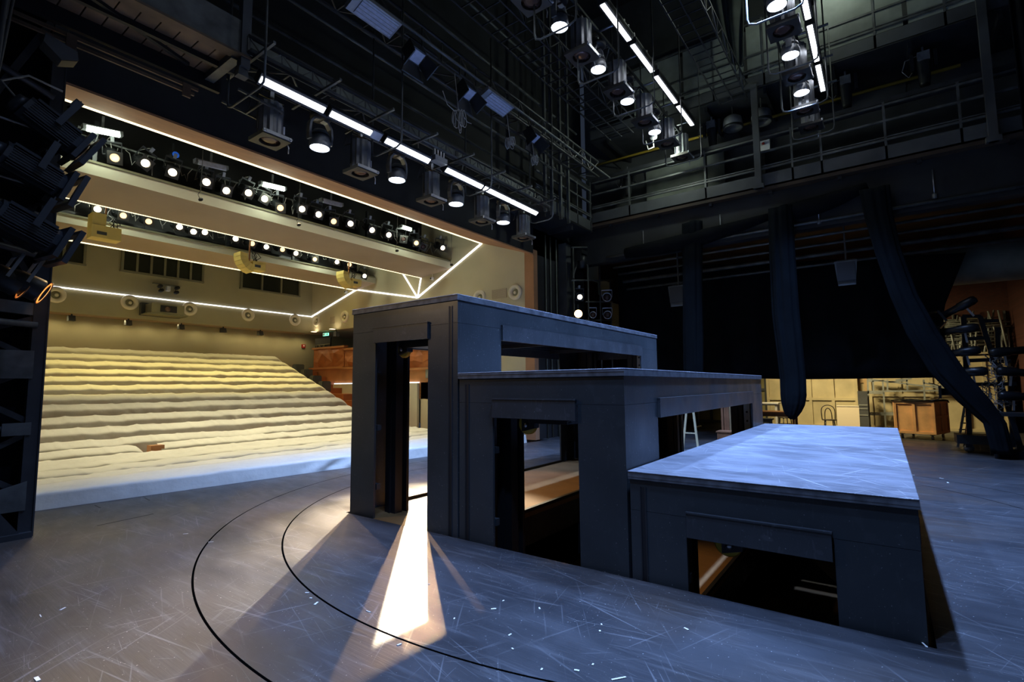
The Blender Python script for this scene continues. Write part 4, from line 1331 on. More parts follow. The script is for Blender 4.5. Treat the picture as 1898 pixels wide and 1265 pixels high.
# mesh walkways and pipes high up
for x0, x1, y, z, lab in ((8.6, 15, 3.0, 9.75, 'dark mesh walkway above the upper middle batten'), (4.5, 13, 5.6, 8.7, 'dark mesh walkway above the dark truss')):
    t = thing('mesh_walkway', lab, 'walkway', ((x0 + x1) / 2, y, z))
    h = (x1 - x0) / 2
    m = MB()
    for yy in (-0.35, 0, 0.35):
        m.bar((-h, yy, 0), (h, yy, 0), 0.03)
    k = -h
    while k < h:
        m.bar((k, -0.35, 0), (k, 0.35, 0), 0.022)
        k += 0.3
    m.build('mesh', 'black_steel', t)
    m = MB().bar((-h, -0.37, 0.4), (h, -0.37, 0.4), 0.03)
    lattice(m, -h, h, -0.37, 0, -0.37, 0.4, 0.45, 0.018)
    m.build('side_lattice', 'black_steel', t)
for k, (x0, x1, y, z) in enumerate(((1.5, 12.5, 7.95, 7.2), (1.5, 12.5, 8.2, 7.9), (2.0, 13, 7.9, 8.7), (3, 14, 7.6, 9.8), (4, 15, 7.8, 11.2))):
    tag(MB().tube([(x0, y, z), (x1, y, z)], 0.035).build('rigging_pipe', 'grey_steel'), 'dark rigging pipe across the proscenium wall, %s from the bottom' % ORD[k], 'pipe', 'rigging pipes along the proscenium wall')
# ================================================================ galleries and towers
def gallery(label, axis, fixed, depth, a0, a1, z, posts, solid=None, tall=1.35):
    """walkway; axis 'Y' runs along Y at X = fixed"""
    t = thing('gallery', label, 'gallery', (0, 0, 0))

    def bx(u0, u1, v0, v1, z0, z1, mb):
        if axis == 'Y':
            return mb.box(fixed + v0, fixed + v1, u0, u1, z0, z1)
        return mb.box(u0, u1, fixed + v0, fixed + v1, z0, z1)
    d = depth
    bx(a0, a1, min(0, d), max(0, d), z - 0.05, z, MB()).build('walkway_floor', 'black_steel', t)
    s = 0.10 if d > 0 else -0.10
    bx(a0, a1, min(0, s), max(0, s), z - 0.02, z + 0.17, MB()).build('edge_beam', 'dark_panel', t)
    e = 0.02 if d > 0 else -0.02
    bx(a0, a1, min(0, e), max(0, e), z + 0.17, z + 0.33, MB()).build('toe_board', 'dark_panel', t)
    for zz, w in ((z + 0.46, 0.05), (z + 0.54, 0.03), (z + 0.94, 0.05), (z + tall, 0.05)):
        bx(a0, a1, -w / 2 + e, w / 2 + e, zz, zz + w, MB()).build('rail', 'grey_steel', t)
    bx(a0, a1, min(0.03, d * 0.18), max(0.03, d * 0.18), z + tall + 0.08, z + tall + 0.2, MB()).build('lamp_beam', 'black_steel', t)
    for u in posts:
        bx(u - 0.025, u + 0.025, -0.02 + e, 0.03 + e, z, z + tall + 0.1, MB()).build('post', 'grey_steel', t)
    if solid:
        for u0, u1 in solid:
            bx(u0, u1, e, e + 0.03, z + 0.35, z + tall - 0.03, MB()).build('panel', 'gallery_panel', t)
    k = a0 + 0.6
    while k < a1:
        bx(k - 0.04, k + 0.04, min(0.1, d), max(0.1, d), z - 0.22, z - 0.05, MB()).build('joist', 'black_steel', t)
        k += 1.6
    return t


yp = [at(px, 330, 'X', 15.0).y for px in (1092, 1165, 1307, 1470, 1525)] + [at(px, 240, 'X', 15.0).y for px in (1640, 1782)]
gallery('right side gallery with pipe railing, the lower of two', 'Y', 15.0, 2.0, -3.2, 7.6, 7.09, yp)
gallery('right side gallery with grey railing panels, the upper of two', 'Y', 15.0, 2.0, -3.2, 7.6, 9.98, [at(px, 120, 'X', 15).y for px in (1320, 1415, 1520, 1625, 1760)],
        [(-2.2, -1.0), (-0.9, 0.9), (1.0, 2.6), (2.7, 4.4), (4.5, 6.0)], tall=1.9)
gallery('short gallery at the right end of the proscenium wall', 'X', 7.6, 1.0, 11.6, 14.98, 6.80, [12.9, 14.0, 14.9])
# heavy posts of the galleries
for k, (px, py, z0, z1, x, lab) in enumerate(((1407, 340, 7.0, 10.0, 14.97, 'square steel post on the lower right gallery in the middle'), (1833, 180, 6.9, 12.5, 14.95, 'heavy steel post at the right end of the galleries'))):
    y = at(px, py, 'X', x).y
    m = MB().box(x - 0.12, x, y - 0.08, y + 0.08, z0, z1)
    m.box(x - 0.14, x, y - 0.13, y + 0.13, z0, z0 + 0.12)
    tag(m.build('gallery_post', 'dark_panel'), lab, 'post')
for k, px in enumerate((1008, 1020, 1036, 1050)):
    p = at(px, 200, 'Y', 7.5)
    tag(MB().box(p.x - 0.04, p.x + 0.04, 7.46, 7.54, 6.6, 16).build('hoist_rail', 'grey_steel' if k > 1 else 'dark_panel'), 'vertical steel guide by the gallery corner, %s from the left' % ORD[k], 'post', 'vertical guides by the gallery corner')
# pale panels standing on the lower gallery
for k, (pa, pb, lab, mm) in enumerate(((1102, 1168, 'dull grey panel standing on the lower right gallery, left of the dark gap', 'dark_panel'), (1198, 1310, 'brightest pale green panel standing on the lower right gallery', 'cream_light'), (1312, 1344, 'narrow grey panel on the lower right gallery beside the brightest panel', 'gallery_panel'), (1365, 1420, 'dark grey panel on the lower right gallery behind the square post', 'dark_panel'))):
    a, b = at(pa, 340, 'X', 16.6).y, at(pb, 340, 'X', 16.6).y
    m = MB().box(16.6, 16.64, b, a, 7.1, 9.35)
    o = tag(m.build('standing_panel', mm if mm != 'cream_light' else 'gallery_panel'), lab, 'panel')
# fly lines on the proscenium wall
# catwalk in the upper left
t = thing('catwalk', 'dark timber catwalk with a steel girder in the upper left', 'catwalk', (0.8, 7.2, 6.05))
m = MB()
for k in range(22):
    x = -2.4 + k * 0.21
    m.box(x, x + 0.195, -0.42, 0.36, 0.10, 0.14)
m.build('plank_floor', 'plank', t)
MB().box(-2.6, 2.35, -0.50, -0.44, 0.05, 0.55).build('girder', 'grey_steel', t)
MB().box(-2.6, 2.35, -0.56, -0.40, 0.03, 0.06).build('girder_flange', 'plank', t)
MB().box(-2.6, 2.35, -0.07, -0.01, 0.02, 0.12).build('middle_beam', 'black', t)
MB().box(-2.6, 2.35, 0.36, 0.42, -0.10, 0.14).build('rear_beam', 'black', t)
for x in (-0.2, 2.2):
    MB().box(x - 0.06, x + 0.06, -0.44, 0.36, 0.0, 0.10).build('cross_beam', 'grey_steel', t)
MB().bar((0.1, -0.4, 0.08), (1.9, 0.3, 0.08), 0.05).build('brace', 'black', t)
m = MB().box(-2.6, 2.1, 0.44, 0.47, -0.17, -0.13).box(-2.6, 2.05, 0.44, 0.47, -0.26, -0.22)
for x in (0.7, 1.95):
    m.box(x - 0.05, x + 0.05, 0.43, 0.46, -0.32, -0.13)
m.build('slotted_rail', 'plank', t)
MB().box(2.22, 2.34, -0.54, -0.42, -0.1, 2.4).build('hanger_post', 'dark_panel', t)
MB().hexa([(2.2, -0.52, -0.22), (2.34, -0.52, -0.22), (2.34, -0.40, -0.22), (2.2, -0.40, -0.22), (2.23, -0.50, 0.0), (2.31, -0.5, 0.0), (2.31, -0.42, 0.0), (2.23, -0.42, 0)]).build('hanger_foot', 'dark_panel', t)
m = MB()
for x0 in (2.35,):
    m.bar((2.35, -0.2, -0.25), (3.0, -0.2, -0.30), 0.03).bar((2.35, 0.3, -0.25), (3.0, 0.3, -0.3), 0.03).bar((3.0, -0.2, -0.3), (3.0, 0.3, -0.3), 0.03).bar((2.7, -0.2, -0.28), (2.7, 0.3, -0.28), 0.025)
m.build('outrigger', 'grey_steel', t)

# ---------------------------------------------------------------- left portal tower
t = thing('portal_tower', 'tall black steel lattice tower at the left edge of the stage', 'tower', (1.0, 7.95, 0))
for x in (-0.95, 0.45):
    m = MB().box(x - 0.06, x + 0.06, -0.06, 0.06, 0, 6.4)
    m.box(x + 0.06, x + 0.075, -0.07, 0.09, 0, 6.4)
    m.build('upright', 'black_steel', t)
for z in (0.42, 1.22, 1.95):
    MB().bar((-0.95, 0, z), (0.45, 0, z), 0.05).build('rung', 'grey_steel', t)
MB().bar((-0.95, 0, 2.66), (0.45, 0, 2.58), 0.10, 0.14).build('rung', 'grey_steel', t)
MB().tube([(-0.95, -0.06, 2.47), (0.43, -0.06, 2.40)], 0.035).build('round_rung', 'grey_steel', t)
m = MB()
for a, b in ((0.42, 1.22), (1.22, 1.95), (1.95, 2.55)):
    zc = (a + b) / 2
    m.bar((0.43, 0, a + 0.06), (-0.2, 0, zc + 0.1), 0.06).bar((0.43, 0, b - 0.06), (-0.2, 0, zc - 0.02), 0.06)
m.bar((-0.95, 0, 2.7), (0.43, 0, 6.3), 0.07).bar((0.43, 0, 2.8), (-0.9, 0, 5.2), 0.06)
m.build('diagonal', 'black_steel', t)
for m in (MB().box(0.05, 0.42, -0.075, -0.055, 1.78, 2.10), MB().box(0.2, 0.44, -0.075, -0.055, 1.14, 1.28), MB().prism([(0.0, -0.075, 0.3), (0.44, -0.075, 0.3), (0.44, -0.075, 0.62), (0.2, -0.075, 0.55)], (0, 0.02, 0))):
    m.build('gusset', 'grey_steel', t)
m = MB().box(-1.0, 0.5, -0.14, 0.12, 0, 0.06).prism([(-0.9, -0.1, 0.06), (0.4, -0.1, 0.06), (0.2, -0.1, 0.36), (-0.9, -0.1, 0.36)], (0, 0.03, 0))
m.build('base', 'black_steel', t)
MB().box(-3.6, 0.40, 0.10, 0.16, 0.0, 6.4).build('backing', 'velvet', t)
for z0, z1 in ((5.62, 5.15), (4.62, 4.25), (3.98, 3.66), (3.42, 3.20)):
    MB().tube([(-0.95, -0.12, z0), (0.42, -0.12, z1)], 0.04).build('lamp_pipe', 'black_steel', t)


def make_tower_lamp():
    t = thing('tower_spotlight', 'x', 'spotlight')
    prof = []
    for k in range(8):
        a = PI / 8 + k * PI / 4
        prof.append((0.175 * math.cos(a), 0.15 * math.sin(a), 0.10))
    MB().prism(prof, (0, 0, 0.52)).build('body', 'tower_black', t)
    m = MB()
    for k in range(9):
        m.box(-0.168, 0.168, -0.12 + k * 0.027, -0.112 + k * 0.027, 0.16, 0.58)
    for k in range(6):
        m.box(-0.13 + k * 0.045, -0.12 + k * 0.045, -0.152, 0.152, 0.16, 0.58)
    m.build('cooling_fin', 'black_steel', t)
    MB().lathe([(0, 0.62), (0.12, 0.62), (0.10, 0.70), (0.0, 0.72)], 14).build('rear_cap', 'tower_black', t)
    MB().box(-0.20, 0.20, -0.18, 0.18, 0.06, 0.11).build('front_flange', 'tower_black', t)
    m = MB().box(-0.21, 0.21, -0.20, -0.155, -0.03, 0.02).box(-0.21, 0.21, 0.155, 0.20, -0.03, 0.02).box(-0.21, -0.16, -0.155, 0.155, -0.03, 0.02).box(0.16, 0.21, -0.155, 0.155, -0.03, 0.02)
    m.build('gel_frame', 'tower_black', t)
    MB().lathe([(0, 0.035), (0.11, 0.03), (0.14, 0.045), (0, 0.055)], 20).build('lens', 'lens_dark', t)
    m = MB()
    for s in (-1, 1):
        m.bar((s * 0.215, 0, 0.35), (s * 0.215, 0.34, 0.35), 0.012, 0.06)
    m.bar((-0.22, 0.34, 0.35), (0.22, 0.34, 0.35), 0.06, 0.012)
    m.build('yoke', 'tower_black', t)
    MB().box(-0.22, -0.226, 0.10, 0.2, 0.33, 0.37).build('side_label', 'white_paint', t)
    MB().box(-0.04, 0.04, 0.34, 0.46, 0.31, 0.39).build('clamp', 'black_steel', t)
    MB().tube([(0, 0.05, 0.70), (-0.1, 0.15, 0.86), (-0.05, 0.36, 0.76), (0, 0.44, 0.5)], 0.011, 6).build('cable', 'cable', t)
    return t


proto = make_tower_lamp()
KIDS[proto.name] = [c for c in COL.objects if c.parent == proto]
for k, (px, py, dz, lab) in enumerate(((158, 288, -0.55, 'top'), (128, 360, -0.38, 'second from the top'), (118, 462, -0.42, 'third from the top'))):
    o = proto if k == 0 else copy_tree(proto)
    loc = at(px, py, 'Y', 7.0)
    aimed(o, loc, loc + Vector((1, 0.18 - 0.1 * (k == 0), dz)), PI * 0.0)
    tag(o, 'large black finned spotlight on the left tower, ' + lab, 'spotlight', 'large spotlights on the left tower')
for k, (px, py) in enumerate(((36, 530), (74, 540))):
    p = at(px, py, 'Y', 7.3)
    t = thing('par_can', 'black par lamp with orange glow at the left edge, %s one' % ('left' if k == 0 else 'right'), 'spotlight', p, 'glowing par lamps on the left tower')
    MB().lathe([(0.12, 0.0), (0.128, 0.01), (0.12, 0.22), (0.08, 0.32), (0.0, 0.34), (0, 0.30), (0.07, 0.28), (0.11, 0.2), (0.115, 0.0)], 18).build('can', 'lamp_body', t)
    MB().lathe([(0.0, 0.04), (0.105, 0.03), (0.11, 0.05), (0, 0.06)], 18).build('lens', 'lens_orange', t)
    MB().lathe([(0.11, -0.05), (0.135, -0.05), (0.135, -0.04), (0.11, -0.04)], 18, closed=True).build('colour_frame', 'orange_wood', t)
    MB().bar((-0.14, 0, 0.15), (-0.14, 0.28, 0.15), 0.012, 0.03).bar((0.14, 0, 0.15), (0.14, 0.28, 0.15), 0.012, 0.03).bar((-0.145, 0.28, 0.15), (0.145, 0.28, 0.15), 0.03, 0.012).build('yoke', 'chrome', t)
    aimed(t, p, p + Vector((1, 0.12 - 0.05 * k, -0.45)))
p = at(112, 95, 'Y', 7.3)
t = thing('wedge_speaker', 'dark grey wedge speaker high on the left tower', 'speaker', p)
MB().prism([(-0.22, -0.12, 0.16), (0.20, -0.12, 0.05), (0.22, -0.12, -0.10), (0.0, -0.12, -0.20), (-0.24, -0.12, 0.0)], (0, 0.3, 0)).build('cabinet', 'dark_panel', t)
MB().prism([(0.215, -0.11, -0.105), (0.005, -0.11, -0.20), (0.005, -0.11, -0.21), (0.215, -0.11, -0.115)], (0, 0.28, 0)).build('grille', 'black', t)
MB().tube([(-0.1, 0.1, 0.12), (Vector((p.x + 0.05, 7.86, p.z + 0.35)) - p) / 0.66], 0.04).build('bracket', 'black_steel', t)
t.scale = (0.66, 0.66, 0.66)
for k, (px, r_) in enumerate(((6, 0.018), (22, 0.03), (31, 0.015), (41, 0.015))):
    a = at(px + 3, 0, 'Y', 6.6)
    m = MB().tube([(a.x - 0.01, 6.6, 9.5), (a.x - 0.03, 6.6, 6), (a.x - 0.06 - 0.03 * k, 6.62, 4.4), (a.x - 0.12 - 0.05 * k, 6.7, 3.0), (a.x - 0.20 - 0.06 * k, 6.75, 1.5), (a.x - 0.24 - 0.06 * k, 6.8, 0.0)], r_, 6)
    tag(m.build('hanging_cable', 'black_steel'), 'dark hanging cable in front of the left tower, %s from the left' % ORD[k], 'cable', 'hanging cables at the left edge')

# ---------------------------------------------------------------- lamps on the right galleries
for k, (px, py, lab) in enumerate(((1358, 228, 'left'), (1411, 216, 'right'))):
    p = at(px, py, 'X', 15.6)
    t = thing('drum_lamp', 'round grey drum lamp on the lower right gallery, %s of two' % lab, 'stage lamp', p, 'drum lamps on the gallery')
    MB().lathe([(0, 0.22), (0.14, 0.21), (0.24, 0.14), (0.27, 0.02), (0.27, -0.18), (0.25, -0.2), (0.24, -0.1), (0, -0.05)], 22).build('drum', 'lamp_grey', t)
    MB().lathe([(0.285, -0.12), (0.29, -0.12), (0.29, -0.20), (0.285, -0.20)], 22, closed=True).build('rim', 'lamp_body', t)
    MB().bar((0, 0, 0.2), (0, 0, 9.93 - p.z), 0.025).build('hanger', 'grey_steel', t)
for k, (px, py) in enumerate(((1164, 335), (1320, 245), (1568, 165), (1712, 122))):
    p = at(px, py, 'X', 15.5)
    t = thing('moving_profile', 'tall dark moving spotlight hung over the lower right gallery, %s from the left' % ORD[k], 'stage lamp', p, 'moving spotlights on the gallery')
    MB().lathe([(0, -0.52), (0.10, -0.52), (0.11, -0.45), (0.13, -0.1), (0.15, 0.0), (0.15, 0.2), (0.1, 0.27), (0, 0.27)], 16).build('body', 'lamp_body', t)
    MB().box(-0.16, 0.16, -0.12, 0.12, 0.08, 0.30).build('vented_head', 'lamp_grey', t)
    MB().box(-0.08, 0.08, -0.26, -0.19, -0.1, 0.32).build('yoke_arm', 'lamp_body', t)
    MB().box(-0.08, 0.08, 0.19, 0.26, -0.1, 0.32).build('yoke_arm', 'lamp_body', t)
    MB().bar((0, 0, 0.28), (0, 0, 0.48), 0.04).build('clamp', 'chrome', t)
    MB().tube([(0, 0.1, 0.3), (0, 0.35, 0.25), (0, 0.42, 0.0), (0, 0.3, -0.2), (0, 0.2, -0.05)], 0.01, 5).build('cable', 'cable', t)
p0, p1 = at(1085, 312, 'X', 16.2), at(1780, 121, 'X', 16.2)
t = thing('yellow_pipe', 'yellow painted pipe behind the railing of the lower right gallery', 'pipe', p0)
MB().tube([(0, 0, 0), p1 - p0], 0.045).build('pipe', 'yellow_paint', t)
for w in (0.1, 0.5, 0.9):
    q = (p1 - p0) * w
    MB().bar(q, q + Vector((0.8, 0, 0)), 0.03).build('bracket', 'black_steel', t)
p = at(1418, 270, 'X', 15.4)
t = thing('switch_box', 'small white switch box with a red button on the lower gallery', 'box', p)
MB().box(-0.06, 0.06, -0.13, 0.13, -0.16, 0.16).build('case', 'white_paint', t)
MB().lathe([(0, -0.09), (0.035, -0.09), (0.035, -0.06), (0, -0.06)], 12, 'X', (0, 0.03, 0.04)).build('button', 'red_paint', t)
# black cloth hanging from the upper gallery
a, b, c, d = at(1298, -40, 'X', 14.6), at(1376, -40, 'X', 14.6), at(1352, 118, 'X', 14.6), at(1379, 124, 'X', 14.6)
m = MB()
m.grid(lambda u, v: a.lerp(b, u).lerp(c.lerp(d, u), v) + Vector((0.10 * math.sin(u * 14 + v * 3) * (1 - 0.6 * v), 0, 0.0)), 30, 20)
tag(m.build('hanging_cloth', 'cloth_grey', None, 0.03), 'gathered dark cloth hanging in front of the upper right gallery', 'drape')
# dark border drape close to the right edge of view
m = MB()
a, b = at(1868, 0, 'X', 13.6), at(1960, 0, 'X', 13.6)
m.grid(lambda u, v: Vector((13.6 + 0.10 * math.sin(u * 22), a.y + (b.y - a.y) * u - 0.06 * v, 11.5 + (at(1890, 455, 'X', 13.6).z - 11.5) * v)), 40, 6)
tag(m.build('side_drape', 'velvet', None, 0.03), 'dark drape hanging at the right edge of the view', 'drape')
# ================================================================ drapes and the right wing
m = MB()


def back(u, v):
    y = 7.6 - 8.95 * u
    top = 5.9 - 0.95 * u
    bot = 1.98 - 0.22 * min(1, u * 1.6)
    if u > 0.93:                                      # top corner swings out to the right
        y -= (u - 0.93) / 0.07 * 0.55 * max(0, 1 - v * 2.2)
    return Vector((17.0 - 0.08 * math.sin(u * 55) - 0.05 * math.sin(u * 23 + 1), y, top + (bot - top) * v))


m.grid(back, 160, 10)
tag(m.build('backdrop_drape', 'velvet', None, 0.02), 'large black backdrop drape hung across the right wing', 'drape')


def tail(label, secs, x, seed, m_='velvet_blue', flat=0.42):
    rows = []
    pts = [(at(l, y, 'X', x), at(r, y, 'X', x)) for l, r, y in secs]
    N, K = 64, 40
    mb = MB()
    rings = []
    for i in range(K + 1):
        f = i / K * (len(pts) - 1)
        j = min(int(f), len(pts) - 2)
        w = f - j
        w = w * w * (3 - 2 * w) * 0.35 + w * 0.65
        l, r = pts[j][0].lerp(pts[j + 1][0], w), pts[j][1].lerp(pts[j + 1][1], w)
        c, h = (l + r) / 2, (l.y - r.y) / 2
        ring = []
        for k in range(N):
            a = 2 * PI * k / N
            q = 1 + 0.10 * math.sin(7 * a + seed + i * 0.03) + 0.06 * math.sin(13 * a + 2 * seed - i * 0.05)
            ring.append(mb.bm.verts.new((c.x + h * flat * math.sin(a) * q, c.y + h * math.cos(a) * min(q, 1.02), c.z + 0.02 * math.sin(3 * a + seed))))
        rings.append(ring)
    for A, B in zip(rings, rings[1:]):
        for k in range(N):
            f = mb.bm.faces.new((A[k], A[(k + 1) % N], B[(k + 1) % N], B[k]))
            f.smooth = True
    mb.bm.faces.new(rings[0][::-1])
    mb.bm.faces.new(rings[-1])
    return tag(mb.build('tied_drape', m_), label, 'drape', 'gathered drapes below the lower right gallery')


tail('gathered dark drape hanging below the gallery, leftmost of three', [(1264, 1302, 412), (1266, 1302, 520), (1266, 1304, 620), (1268, 1304, 715)], 15.0, 1)
tail('gathered dark drape knotted into a bag over the low lift, middle of three',
     [(1424, 1470, 385), (1426, 1474, 470), (1431, 1482, 580), (1441, 1490, 660), (1446, 1494, 705), (1447, 1495, 733), (1449, 1492, 750), (1452, 1486, 762), (1455, 1480, 770), (1463, 1473, 777)], 14.9, 2, flat=0.6)
tail('gathered dark drape swept sideways to the right, rightmost of three', [(1592, 1650, 350), (1602, 1655, 400), (1622, 1672, 470), (1650, 1702, 550), (1680, 1742, 620), (1722, 1790, 690), (1775, 1838, 745), (1822, 1866, 785), (1838, 1880, 842)], 14.9, 3)
# gathered borders under the gallery edge
for k, (pa, pb, lab) in enumerate((((1160, 470), (1425, 402), 'left'), ((1428, 400), (1608, 345), 'right'))):
    a, b = at(*pa, 'X', 15.05), at(*pb, 'X', 15.05)
    mb = MB()
    mb.tube([a.lerp(b, j / 10) + Vector((0, 0, -0.10 * math.sin(PI * j / 10))) for j in range(11)], 0.2, 12, radii=[0.10 + 0.14 * math.sin(PI * (0.15 + 0.85 * j / 10)) for j in range(11)])
    tag(mb.build('rolled_drape', 'velvet'), 'black rolled drape tied under the gallery edge, %s piece' % lab, 'drape')
# pipes under the gallery
for k, (px, py, x) in enumerate(((1473, 418, 15.2), (1473, 444, 15.7), (1473, 461, 16.1), (1473, 479, 16.5), (1473, 497, 16.8))):
    p = at(px, py, 'X', x)
    tag(MB().tube([(x, 7.2, p.z), (x, -3.4, p.z)], 0.04 if k != 3 else 0.06).build('wing_pipe', 'grey_steel'), 'dark pipe below the lower right gallery, %s from the top' % ORD[k], 'pipe', 'pipes below the right gallery')
for k, (px, py) in enumerate(((1193, 462), (1336, 435), (1518, 408), (1732, 360))):
    p = at(px, py, 'X', 15.2)
    t = thing('pipe_hanger', 'thin turnbuckle hanger below the gallery, %s from the left' % ORD[k], 'hanger', p, 'pipe hangers below the right gallery')
    MB().tube([(0, 0, -0.02), (0, 0, 0.6)], 0.012, 6).build('rod', 'chrome', t)
    MB().lathe([(0, -0.12), (0.05, -0.10), (0.05, 0.0), (0, 0.02)], 10).build('eye', 'grey_steel', t)
for px, py, x, lab in ((1569, 502, 15.7, 'dark grey speaker hung below the gallery between the middle and right drapes'), (1258, 545, 15.6, 'dark grey speaker hung below the gallery beside the left drape')):
    p = at(px, py, 'X', x)
    t = thing('hung_speaker', lab, 'speaker', p)
    MB().hexa([(-0.2, -0.19, -0.42), (0.16, -0.19, -0.36), (0.16, 0.19, -0.36), (-0.2, 0.19, -0.42), (-0.24, -0.25, 0.22), (0.2, -0.2, 0.34), (0.2, 0.2, 0.34), (-0.24, 0.25, 0.22)]).build('cabinet', 'dark_panel', t)
    MB().box(-0.26, -0.235, -0.2, 0.2, -0.3, 0.18).build('grille', 'black', t)
    MB().bar((0.0, 0, 0.28), (0.0, 0, 6.95 - p.z), 0.04).build('bracket', 'black_steel', t)
a, b = at(1775, 470, 'X', 19.0), at(1900, 440, 'X', 19.0)
p = at(1862, 482, 'X', 18.0)
t = thing('air_duct', 'large round grey duct under the wing ceiling at the right edge', 'duct', (p.x, -1.62, p.z))
MB().lathe([(0.55, -1.8), (0.55, 0.0), (0.58, 0.02), (0.58, 0.10), (0.55, 0.12), (0.55, 1.6), (0, 1.6), (0, -1.8)], 28, 'Y').build('pipe', 'gallery_panel', t)
MB().tube([(-0.4, 0.5, 0.4), (-0.75, 0.55, 0.1), (-0.8, 0.6, -0.35), (-0.75, 0.9, -0.42)], 0.07, 10).build('elbow', 'galvanised', t)

# ---------------------------------------------------------------- wing ladder right of the proscenium
t = thing('lamp_ladder', 'pipe lamp ladder standing behind the tallest lift at the right of the proscenium', 'lamp ladder', (14.6, 7.95, 0))
L = Vector(t.location)


def LP(px, py):
    return at(px, py, 'Y', 7.95) - L


for px, ya in ((1062, 459), (1089, 490), (1110, 458), (1131, 520)):
    MB().tube([LP(px, ya), Vector((LP(px, ya).x, 0, 0.0))], 0.03).build('upright', 'grey_steel', t)
for y, a, b in ((459, 1060, 1111), (520, 1060, 1135), (560, 1086, 1135), (594, 1086, 1140)):
    MB().tube([LP(a, y), LP(b, y)], 0.028).build('rung', 'grey_steel', t)
MB().tube([LP(1062, 515), LP(1072, 480)], 0.02).build('brace', 'grey_steel', t)
o = copy_tree(PROTO['lens_warm'])
p = at(1075, 551, 'Y', 7.75)
aimed(o, p, (6, 1.5, 2.2), 0.1)
tag(o, 'lit square framed spotlight on the lamp ladder, upper of two', 'spotlight', 'lit spotlights on the lamp ladder')
p = at(1072, 582, 'Y', 7.75)
t = thing('round_spotlight', 'brightest round orange spotlight on the lamp ladder, lower of two', 'spotlight', p, 'lit spotlights on the lamp ladder')
MB().lathe([(0.13, -0.02), (0.14, 0.0), (0.14, 0.24), (0.1, 0.34), (0, 0.35), (0, 0.2), (0.12, 0.05), (0.125, -0.02)], 20).build('can', 'lamp_body', t)
MB().lathe([(0, 0.0), (0.10, 0.0), (0.125, 0.02), (0, 0.04)], 20).build('lens', 'lens_orange', t)
MB().bar((0, 0.13, 0.15), (0, 0.3, 0.15), 0.03).build('yoke', 'black_steel', t)
aimed(t, p, (4, 1.5, 2.0))
for k, (px, py, s) in enumerate(((1125, 551, 1.15), (1126, 584, 1.05), (1099, 584, 0.8))):
    p = at(px, py, 'Y', 7.8)
    t = thing('par_can', 'unlit par lamp with a pale ring on the lamp ladder, %s' % ('upper right', 'lower right', 'lower middle')[k], 'spotlight', p, 'unlit par lamps on the lamp ladder')
    MB().lathe([(0.135 * s, 0.0), (0.14 * s, 0.30), (0.09 * s, 0.40), (0.0, 0.42), (0, 0.36), (0.07 * s, 0.34), (0.125 * s, 0.26), (0.128 * s, 0)], 20).build('can', 'lamp_body', t)
    MB().lathe([(0.115 * s, -0.012), (0.15 * s, -0.012), (0.15 * s, 0.012), (0.115 * s, 0.012)], 22, closed=True).build('front_ring', 'chrome', t)
    MB().lathe([(0, 0.04), (0.12 * s, 0.03), (0.125 * s, 0.05), (0, 0.06)], 20).build('lens', 'lens_dark', t)
    MB().bar((-0.16 * s, 0, 0.2), (-0.16 * s, 0.25, 0.2), 0.012, 0.03).bar((0.16 * s, 0, 0.2), (0.16 * s, 0.25, 0.2), 0.012, 0.03).bar((-0.16 * s, 0.25, 0.2), (0.16 * s, 0.25, 0.2), 0.03, 0.012).build('yoke', 'chrome', t)
    aimed(t, p, (2, 0.5, 2.4))
p = at(1079, 482, 'Y', 7.8)
t = thing('moving_profile', 'dark moving spotlight hung at the top of the lamp ladder', 'stage lamp', p)
MB().lathe([(0, -0.28), (0.09, -0.28), (0.14, -0.1), (0.15, 0.1), (0, 0.16)], 16).build('body', 'lamp_body', t)
MB().box(-0.2, 0.2, -0.1, 0.1, 0.18, 0.30).build('base', 'lamp_body', t)
MB().box(-0.21, -0.16, -0.06, 0.06, -0.06, 0.2).build('yoke_arm', 'lamp_body', t)
MB().box(0.16, 0.21, -0.06, 0.06, -0.06, 0.2).build('yoke_arm', 'lamp_body', t)
for k, (l, r, a, b) in enumerate(((1091, 1109, 488, 518), (1110, 1130, 524, 546), (1134, 1147, 565, 640))):
    p, q = at(l, b, 'Y', 8.3), at(r, a, 'Y', 8.3)
    tag(MB().box(p.x, q.x, 8.3, 8.33, p.z, q.z).build('cloth_panel', 'beige_cloth'), 'beige cloth panel behind the lamp ladder, %s' % ('top', 'middle', 'bottom')[k], 'panel', 'beige panels behind the lamp ladder')
p = at(1051, 600, 'Y', 8.4)
tag(MB().box(p.x - 0.16, p.x + 0.16, 8.3, 8.6, 0, 6.4).build('portal_column', 'dark_panel'), 'dark square column at the right end of the proscenium wall', 'column')
for k, px in enumerate((1013, 1022, 1033)):
    p = at(px, 600, 'Y', 8.55)
    tag(MB().tube([(p.x, 8.55, 0), (p.x, 8.55, 6.5)], 0.022, 6).build('conduit', 'gallery_panel'), 'vertical conduit on the black proscenium wall, %s from the left' % ORD[k], 'pipe', 'conduits on the proscenium wall')

# ---------------------------------------------------------------- things stored in the wing
def flat(label, pa, pb, z1, x, cols, rows, frame, sheet_m, group='plywood flats against the wing wall'):
    a, b = at(pa, 740, 'X', x).y, at(pb, 740, 'X', x).y
    t = thing('scenery_flat', label, 'scenery flat', (x, (a + b) / 2, 0), group)
    h = (a - b) / 2
    MB().box(0.05, 0.07, -h, h, 0, z1).build('sheet', sheet_m, t)
    for y in [-h + 2 * h * k / cols for k in range(cols + 1)]:
        MB().box(0, 0.05, y - 0.05, y + 0.05, 0, z1).build('stile', frame, t)
    for z in rows:
        MB().box(-0.004, 0.05, -h, h, z - 0.05, z + 0.05).build('batten', frame, t)
    return t


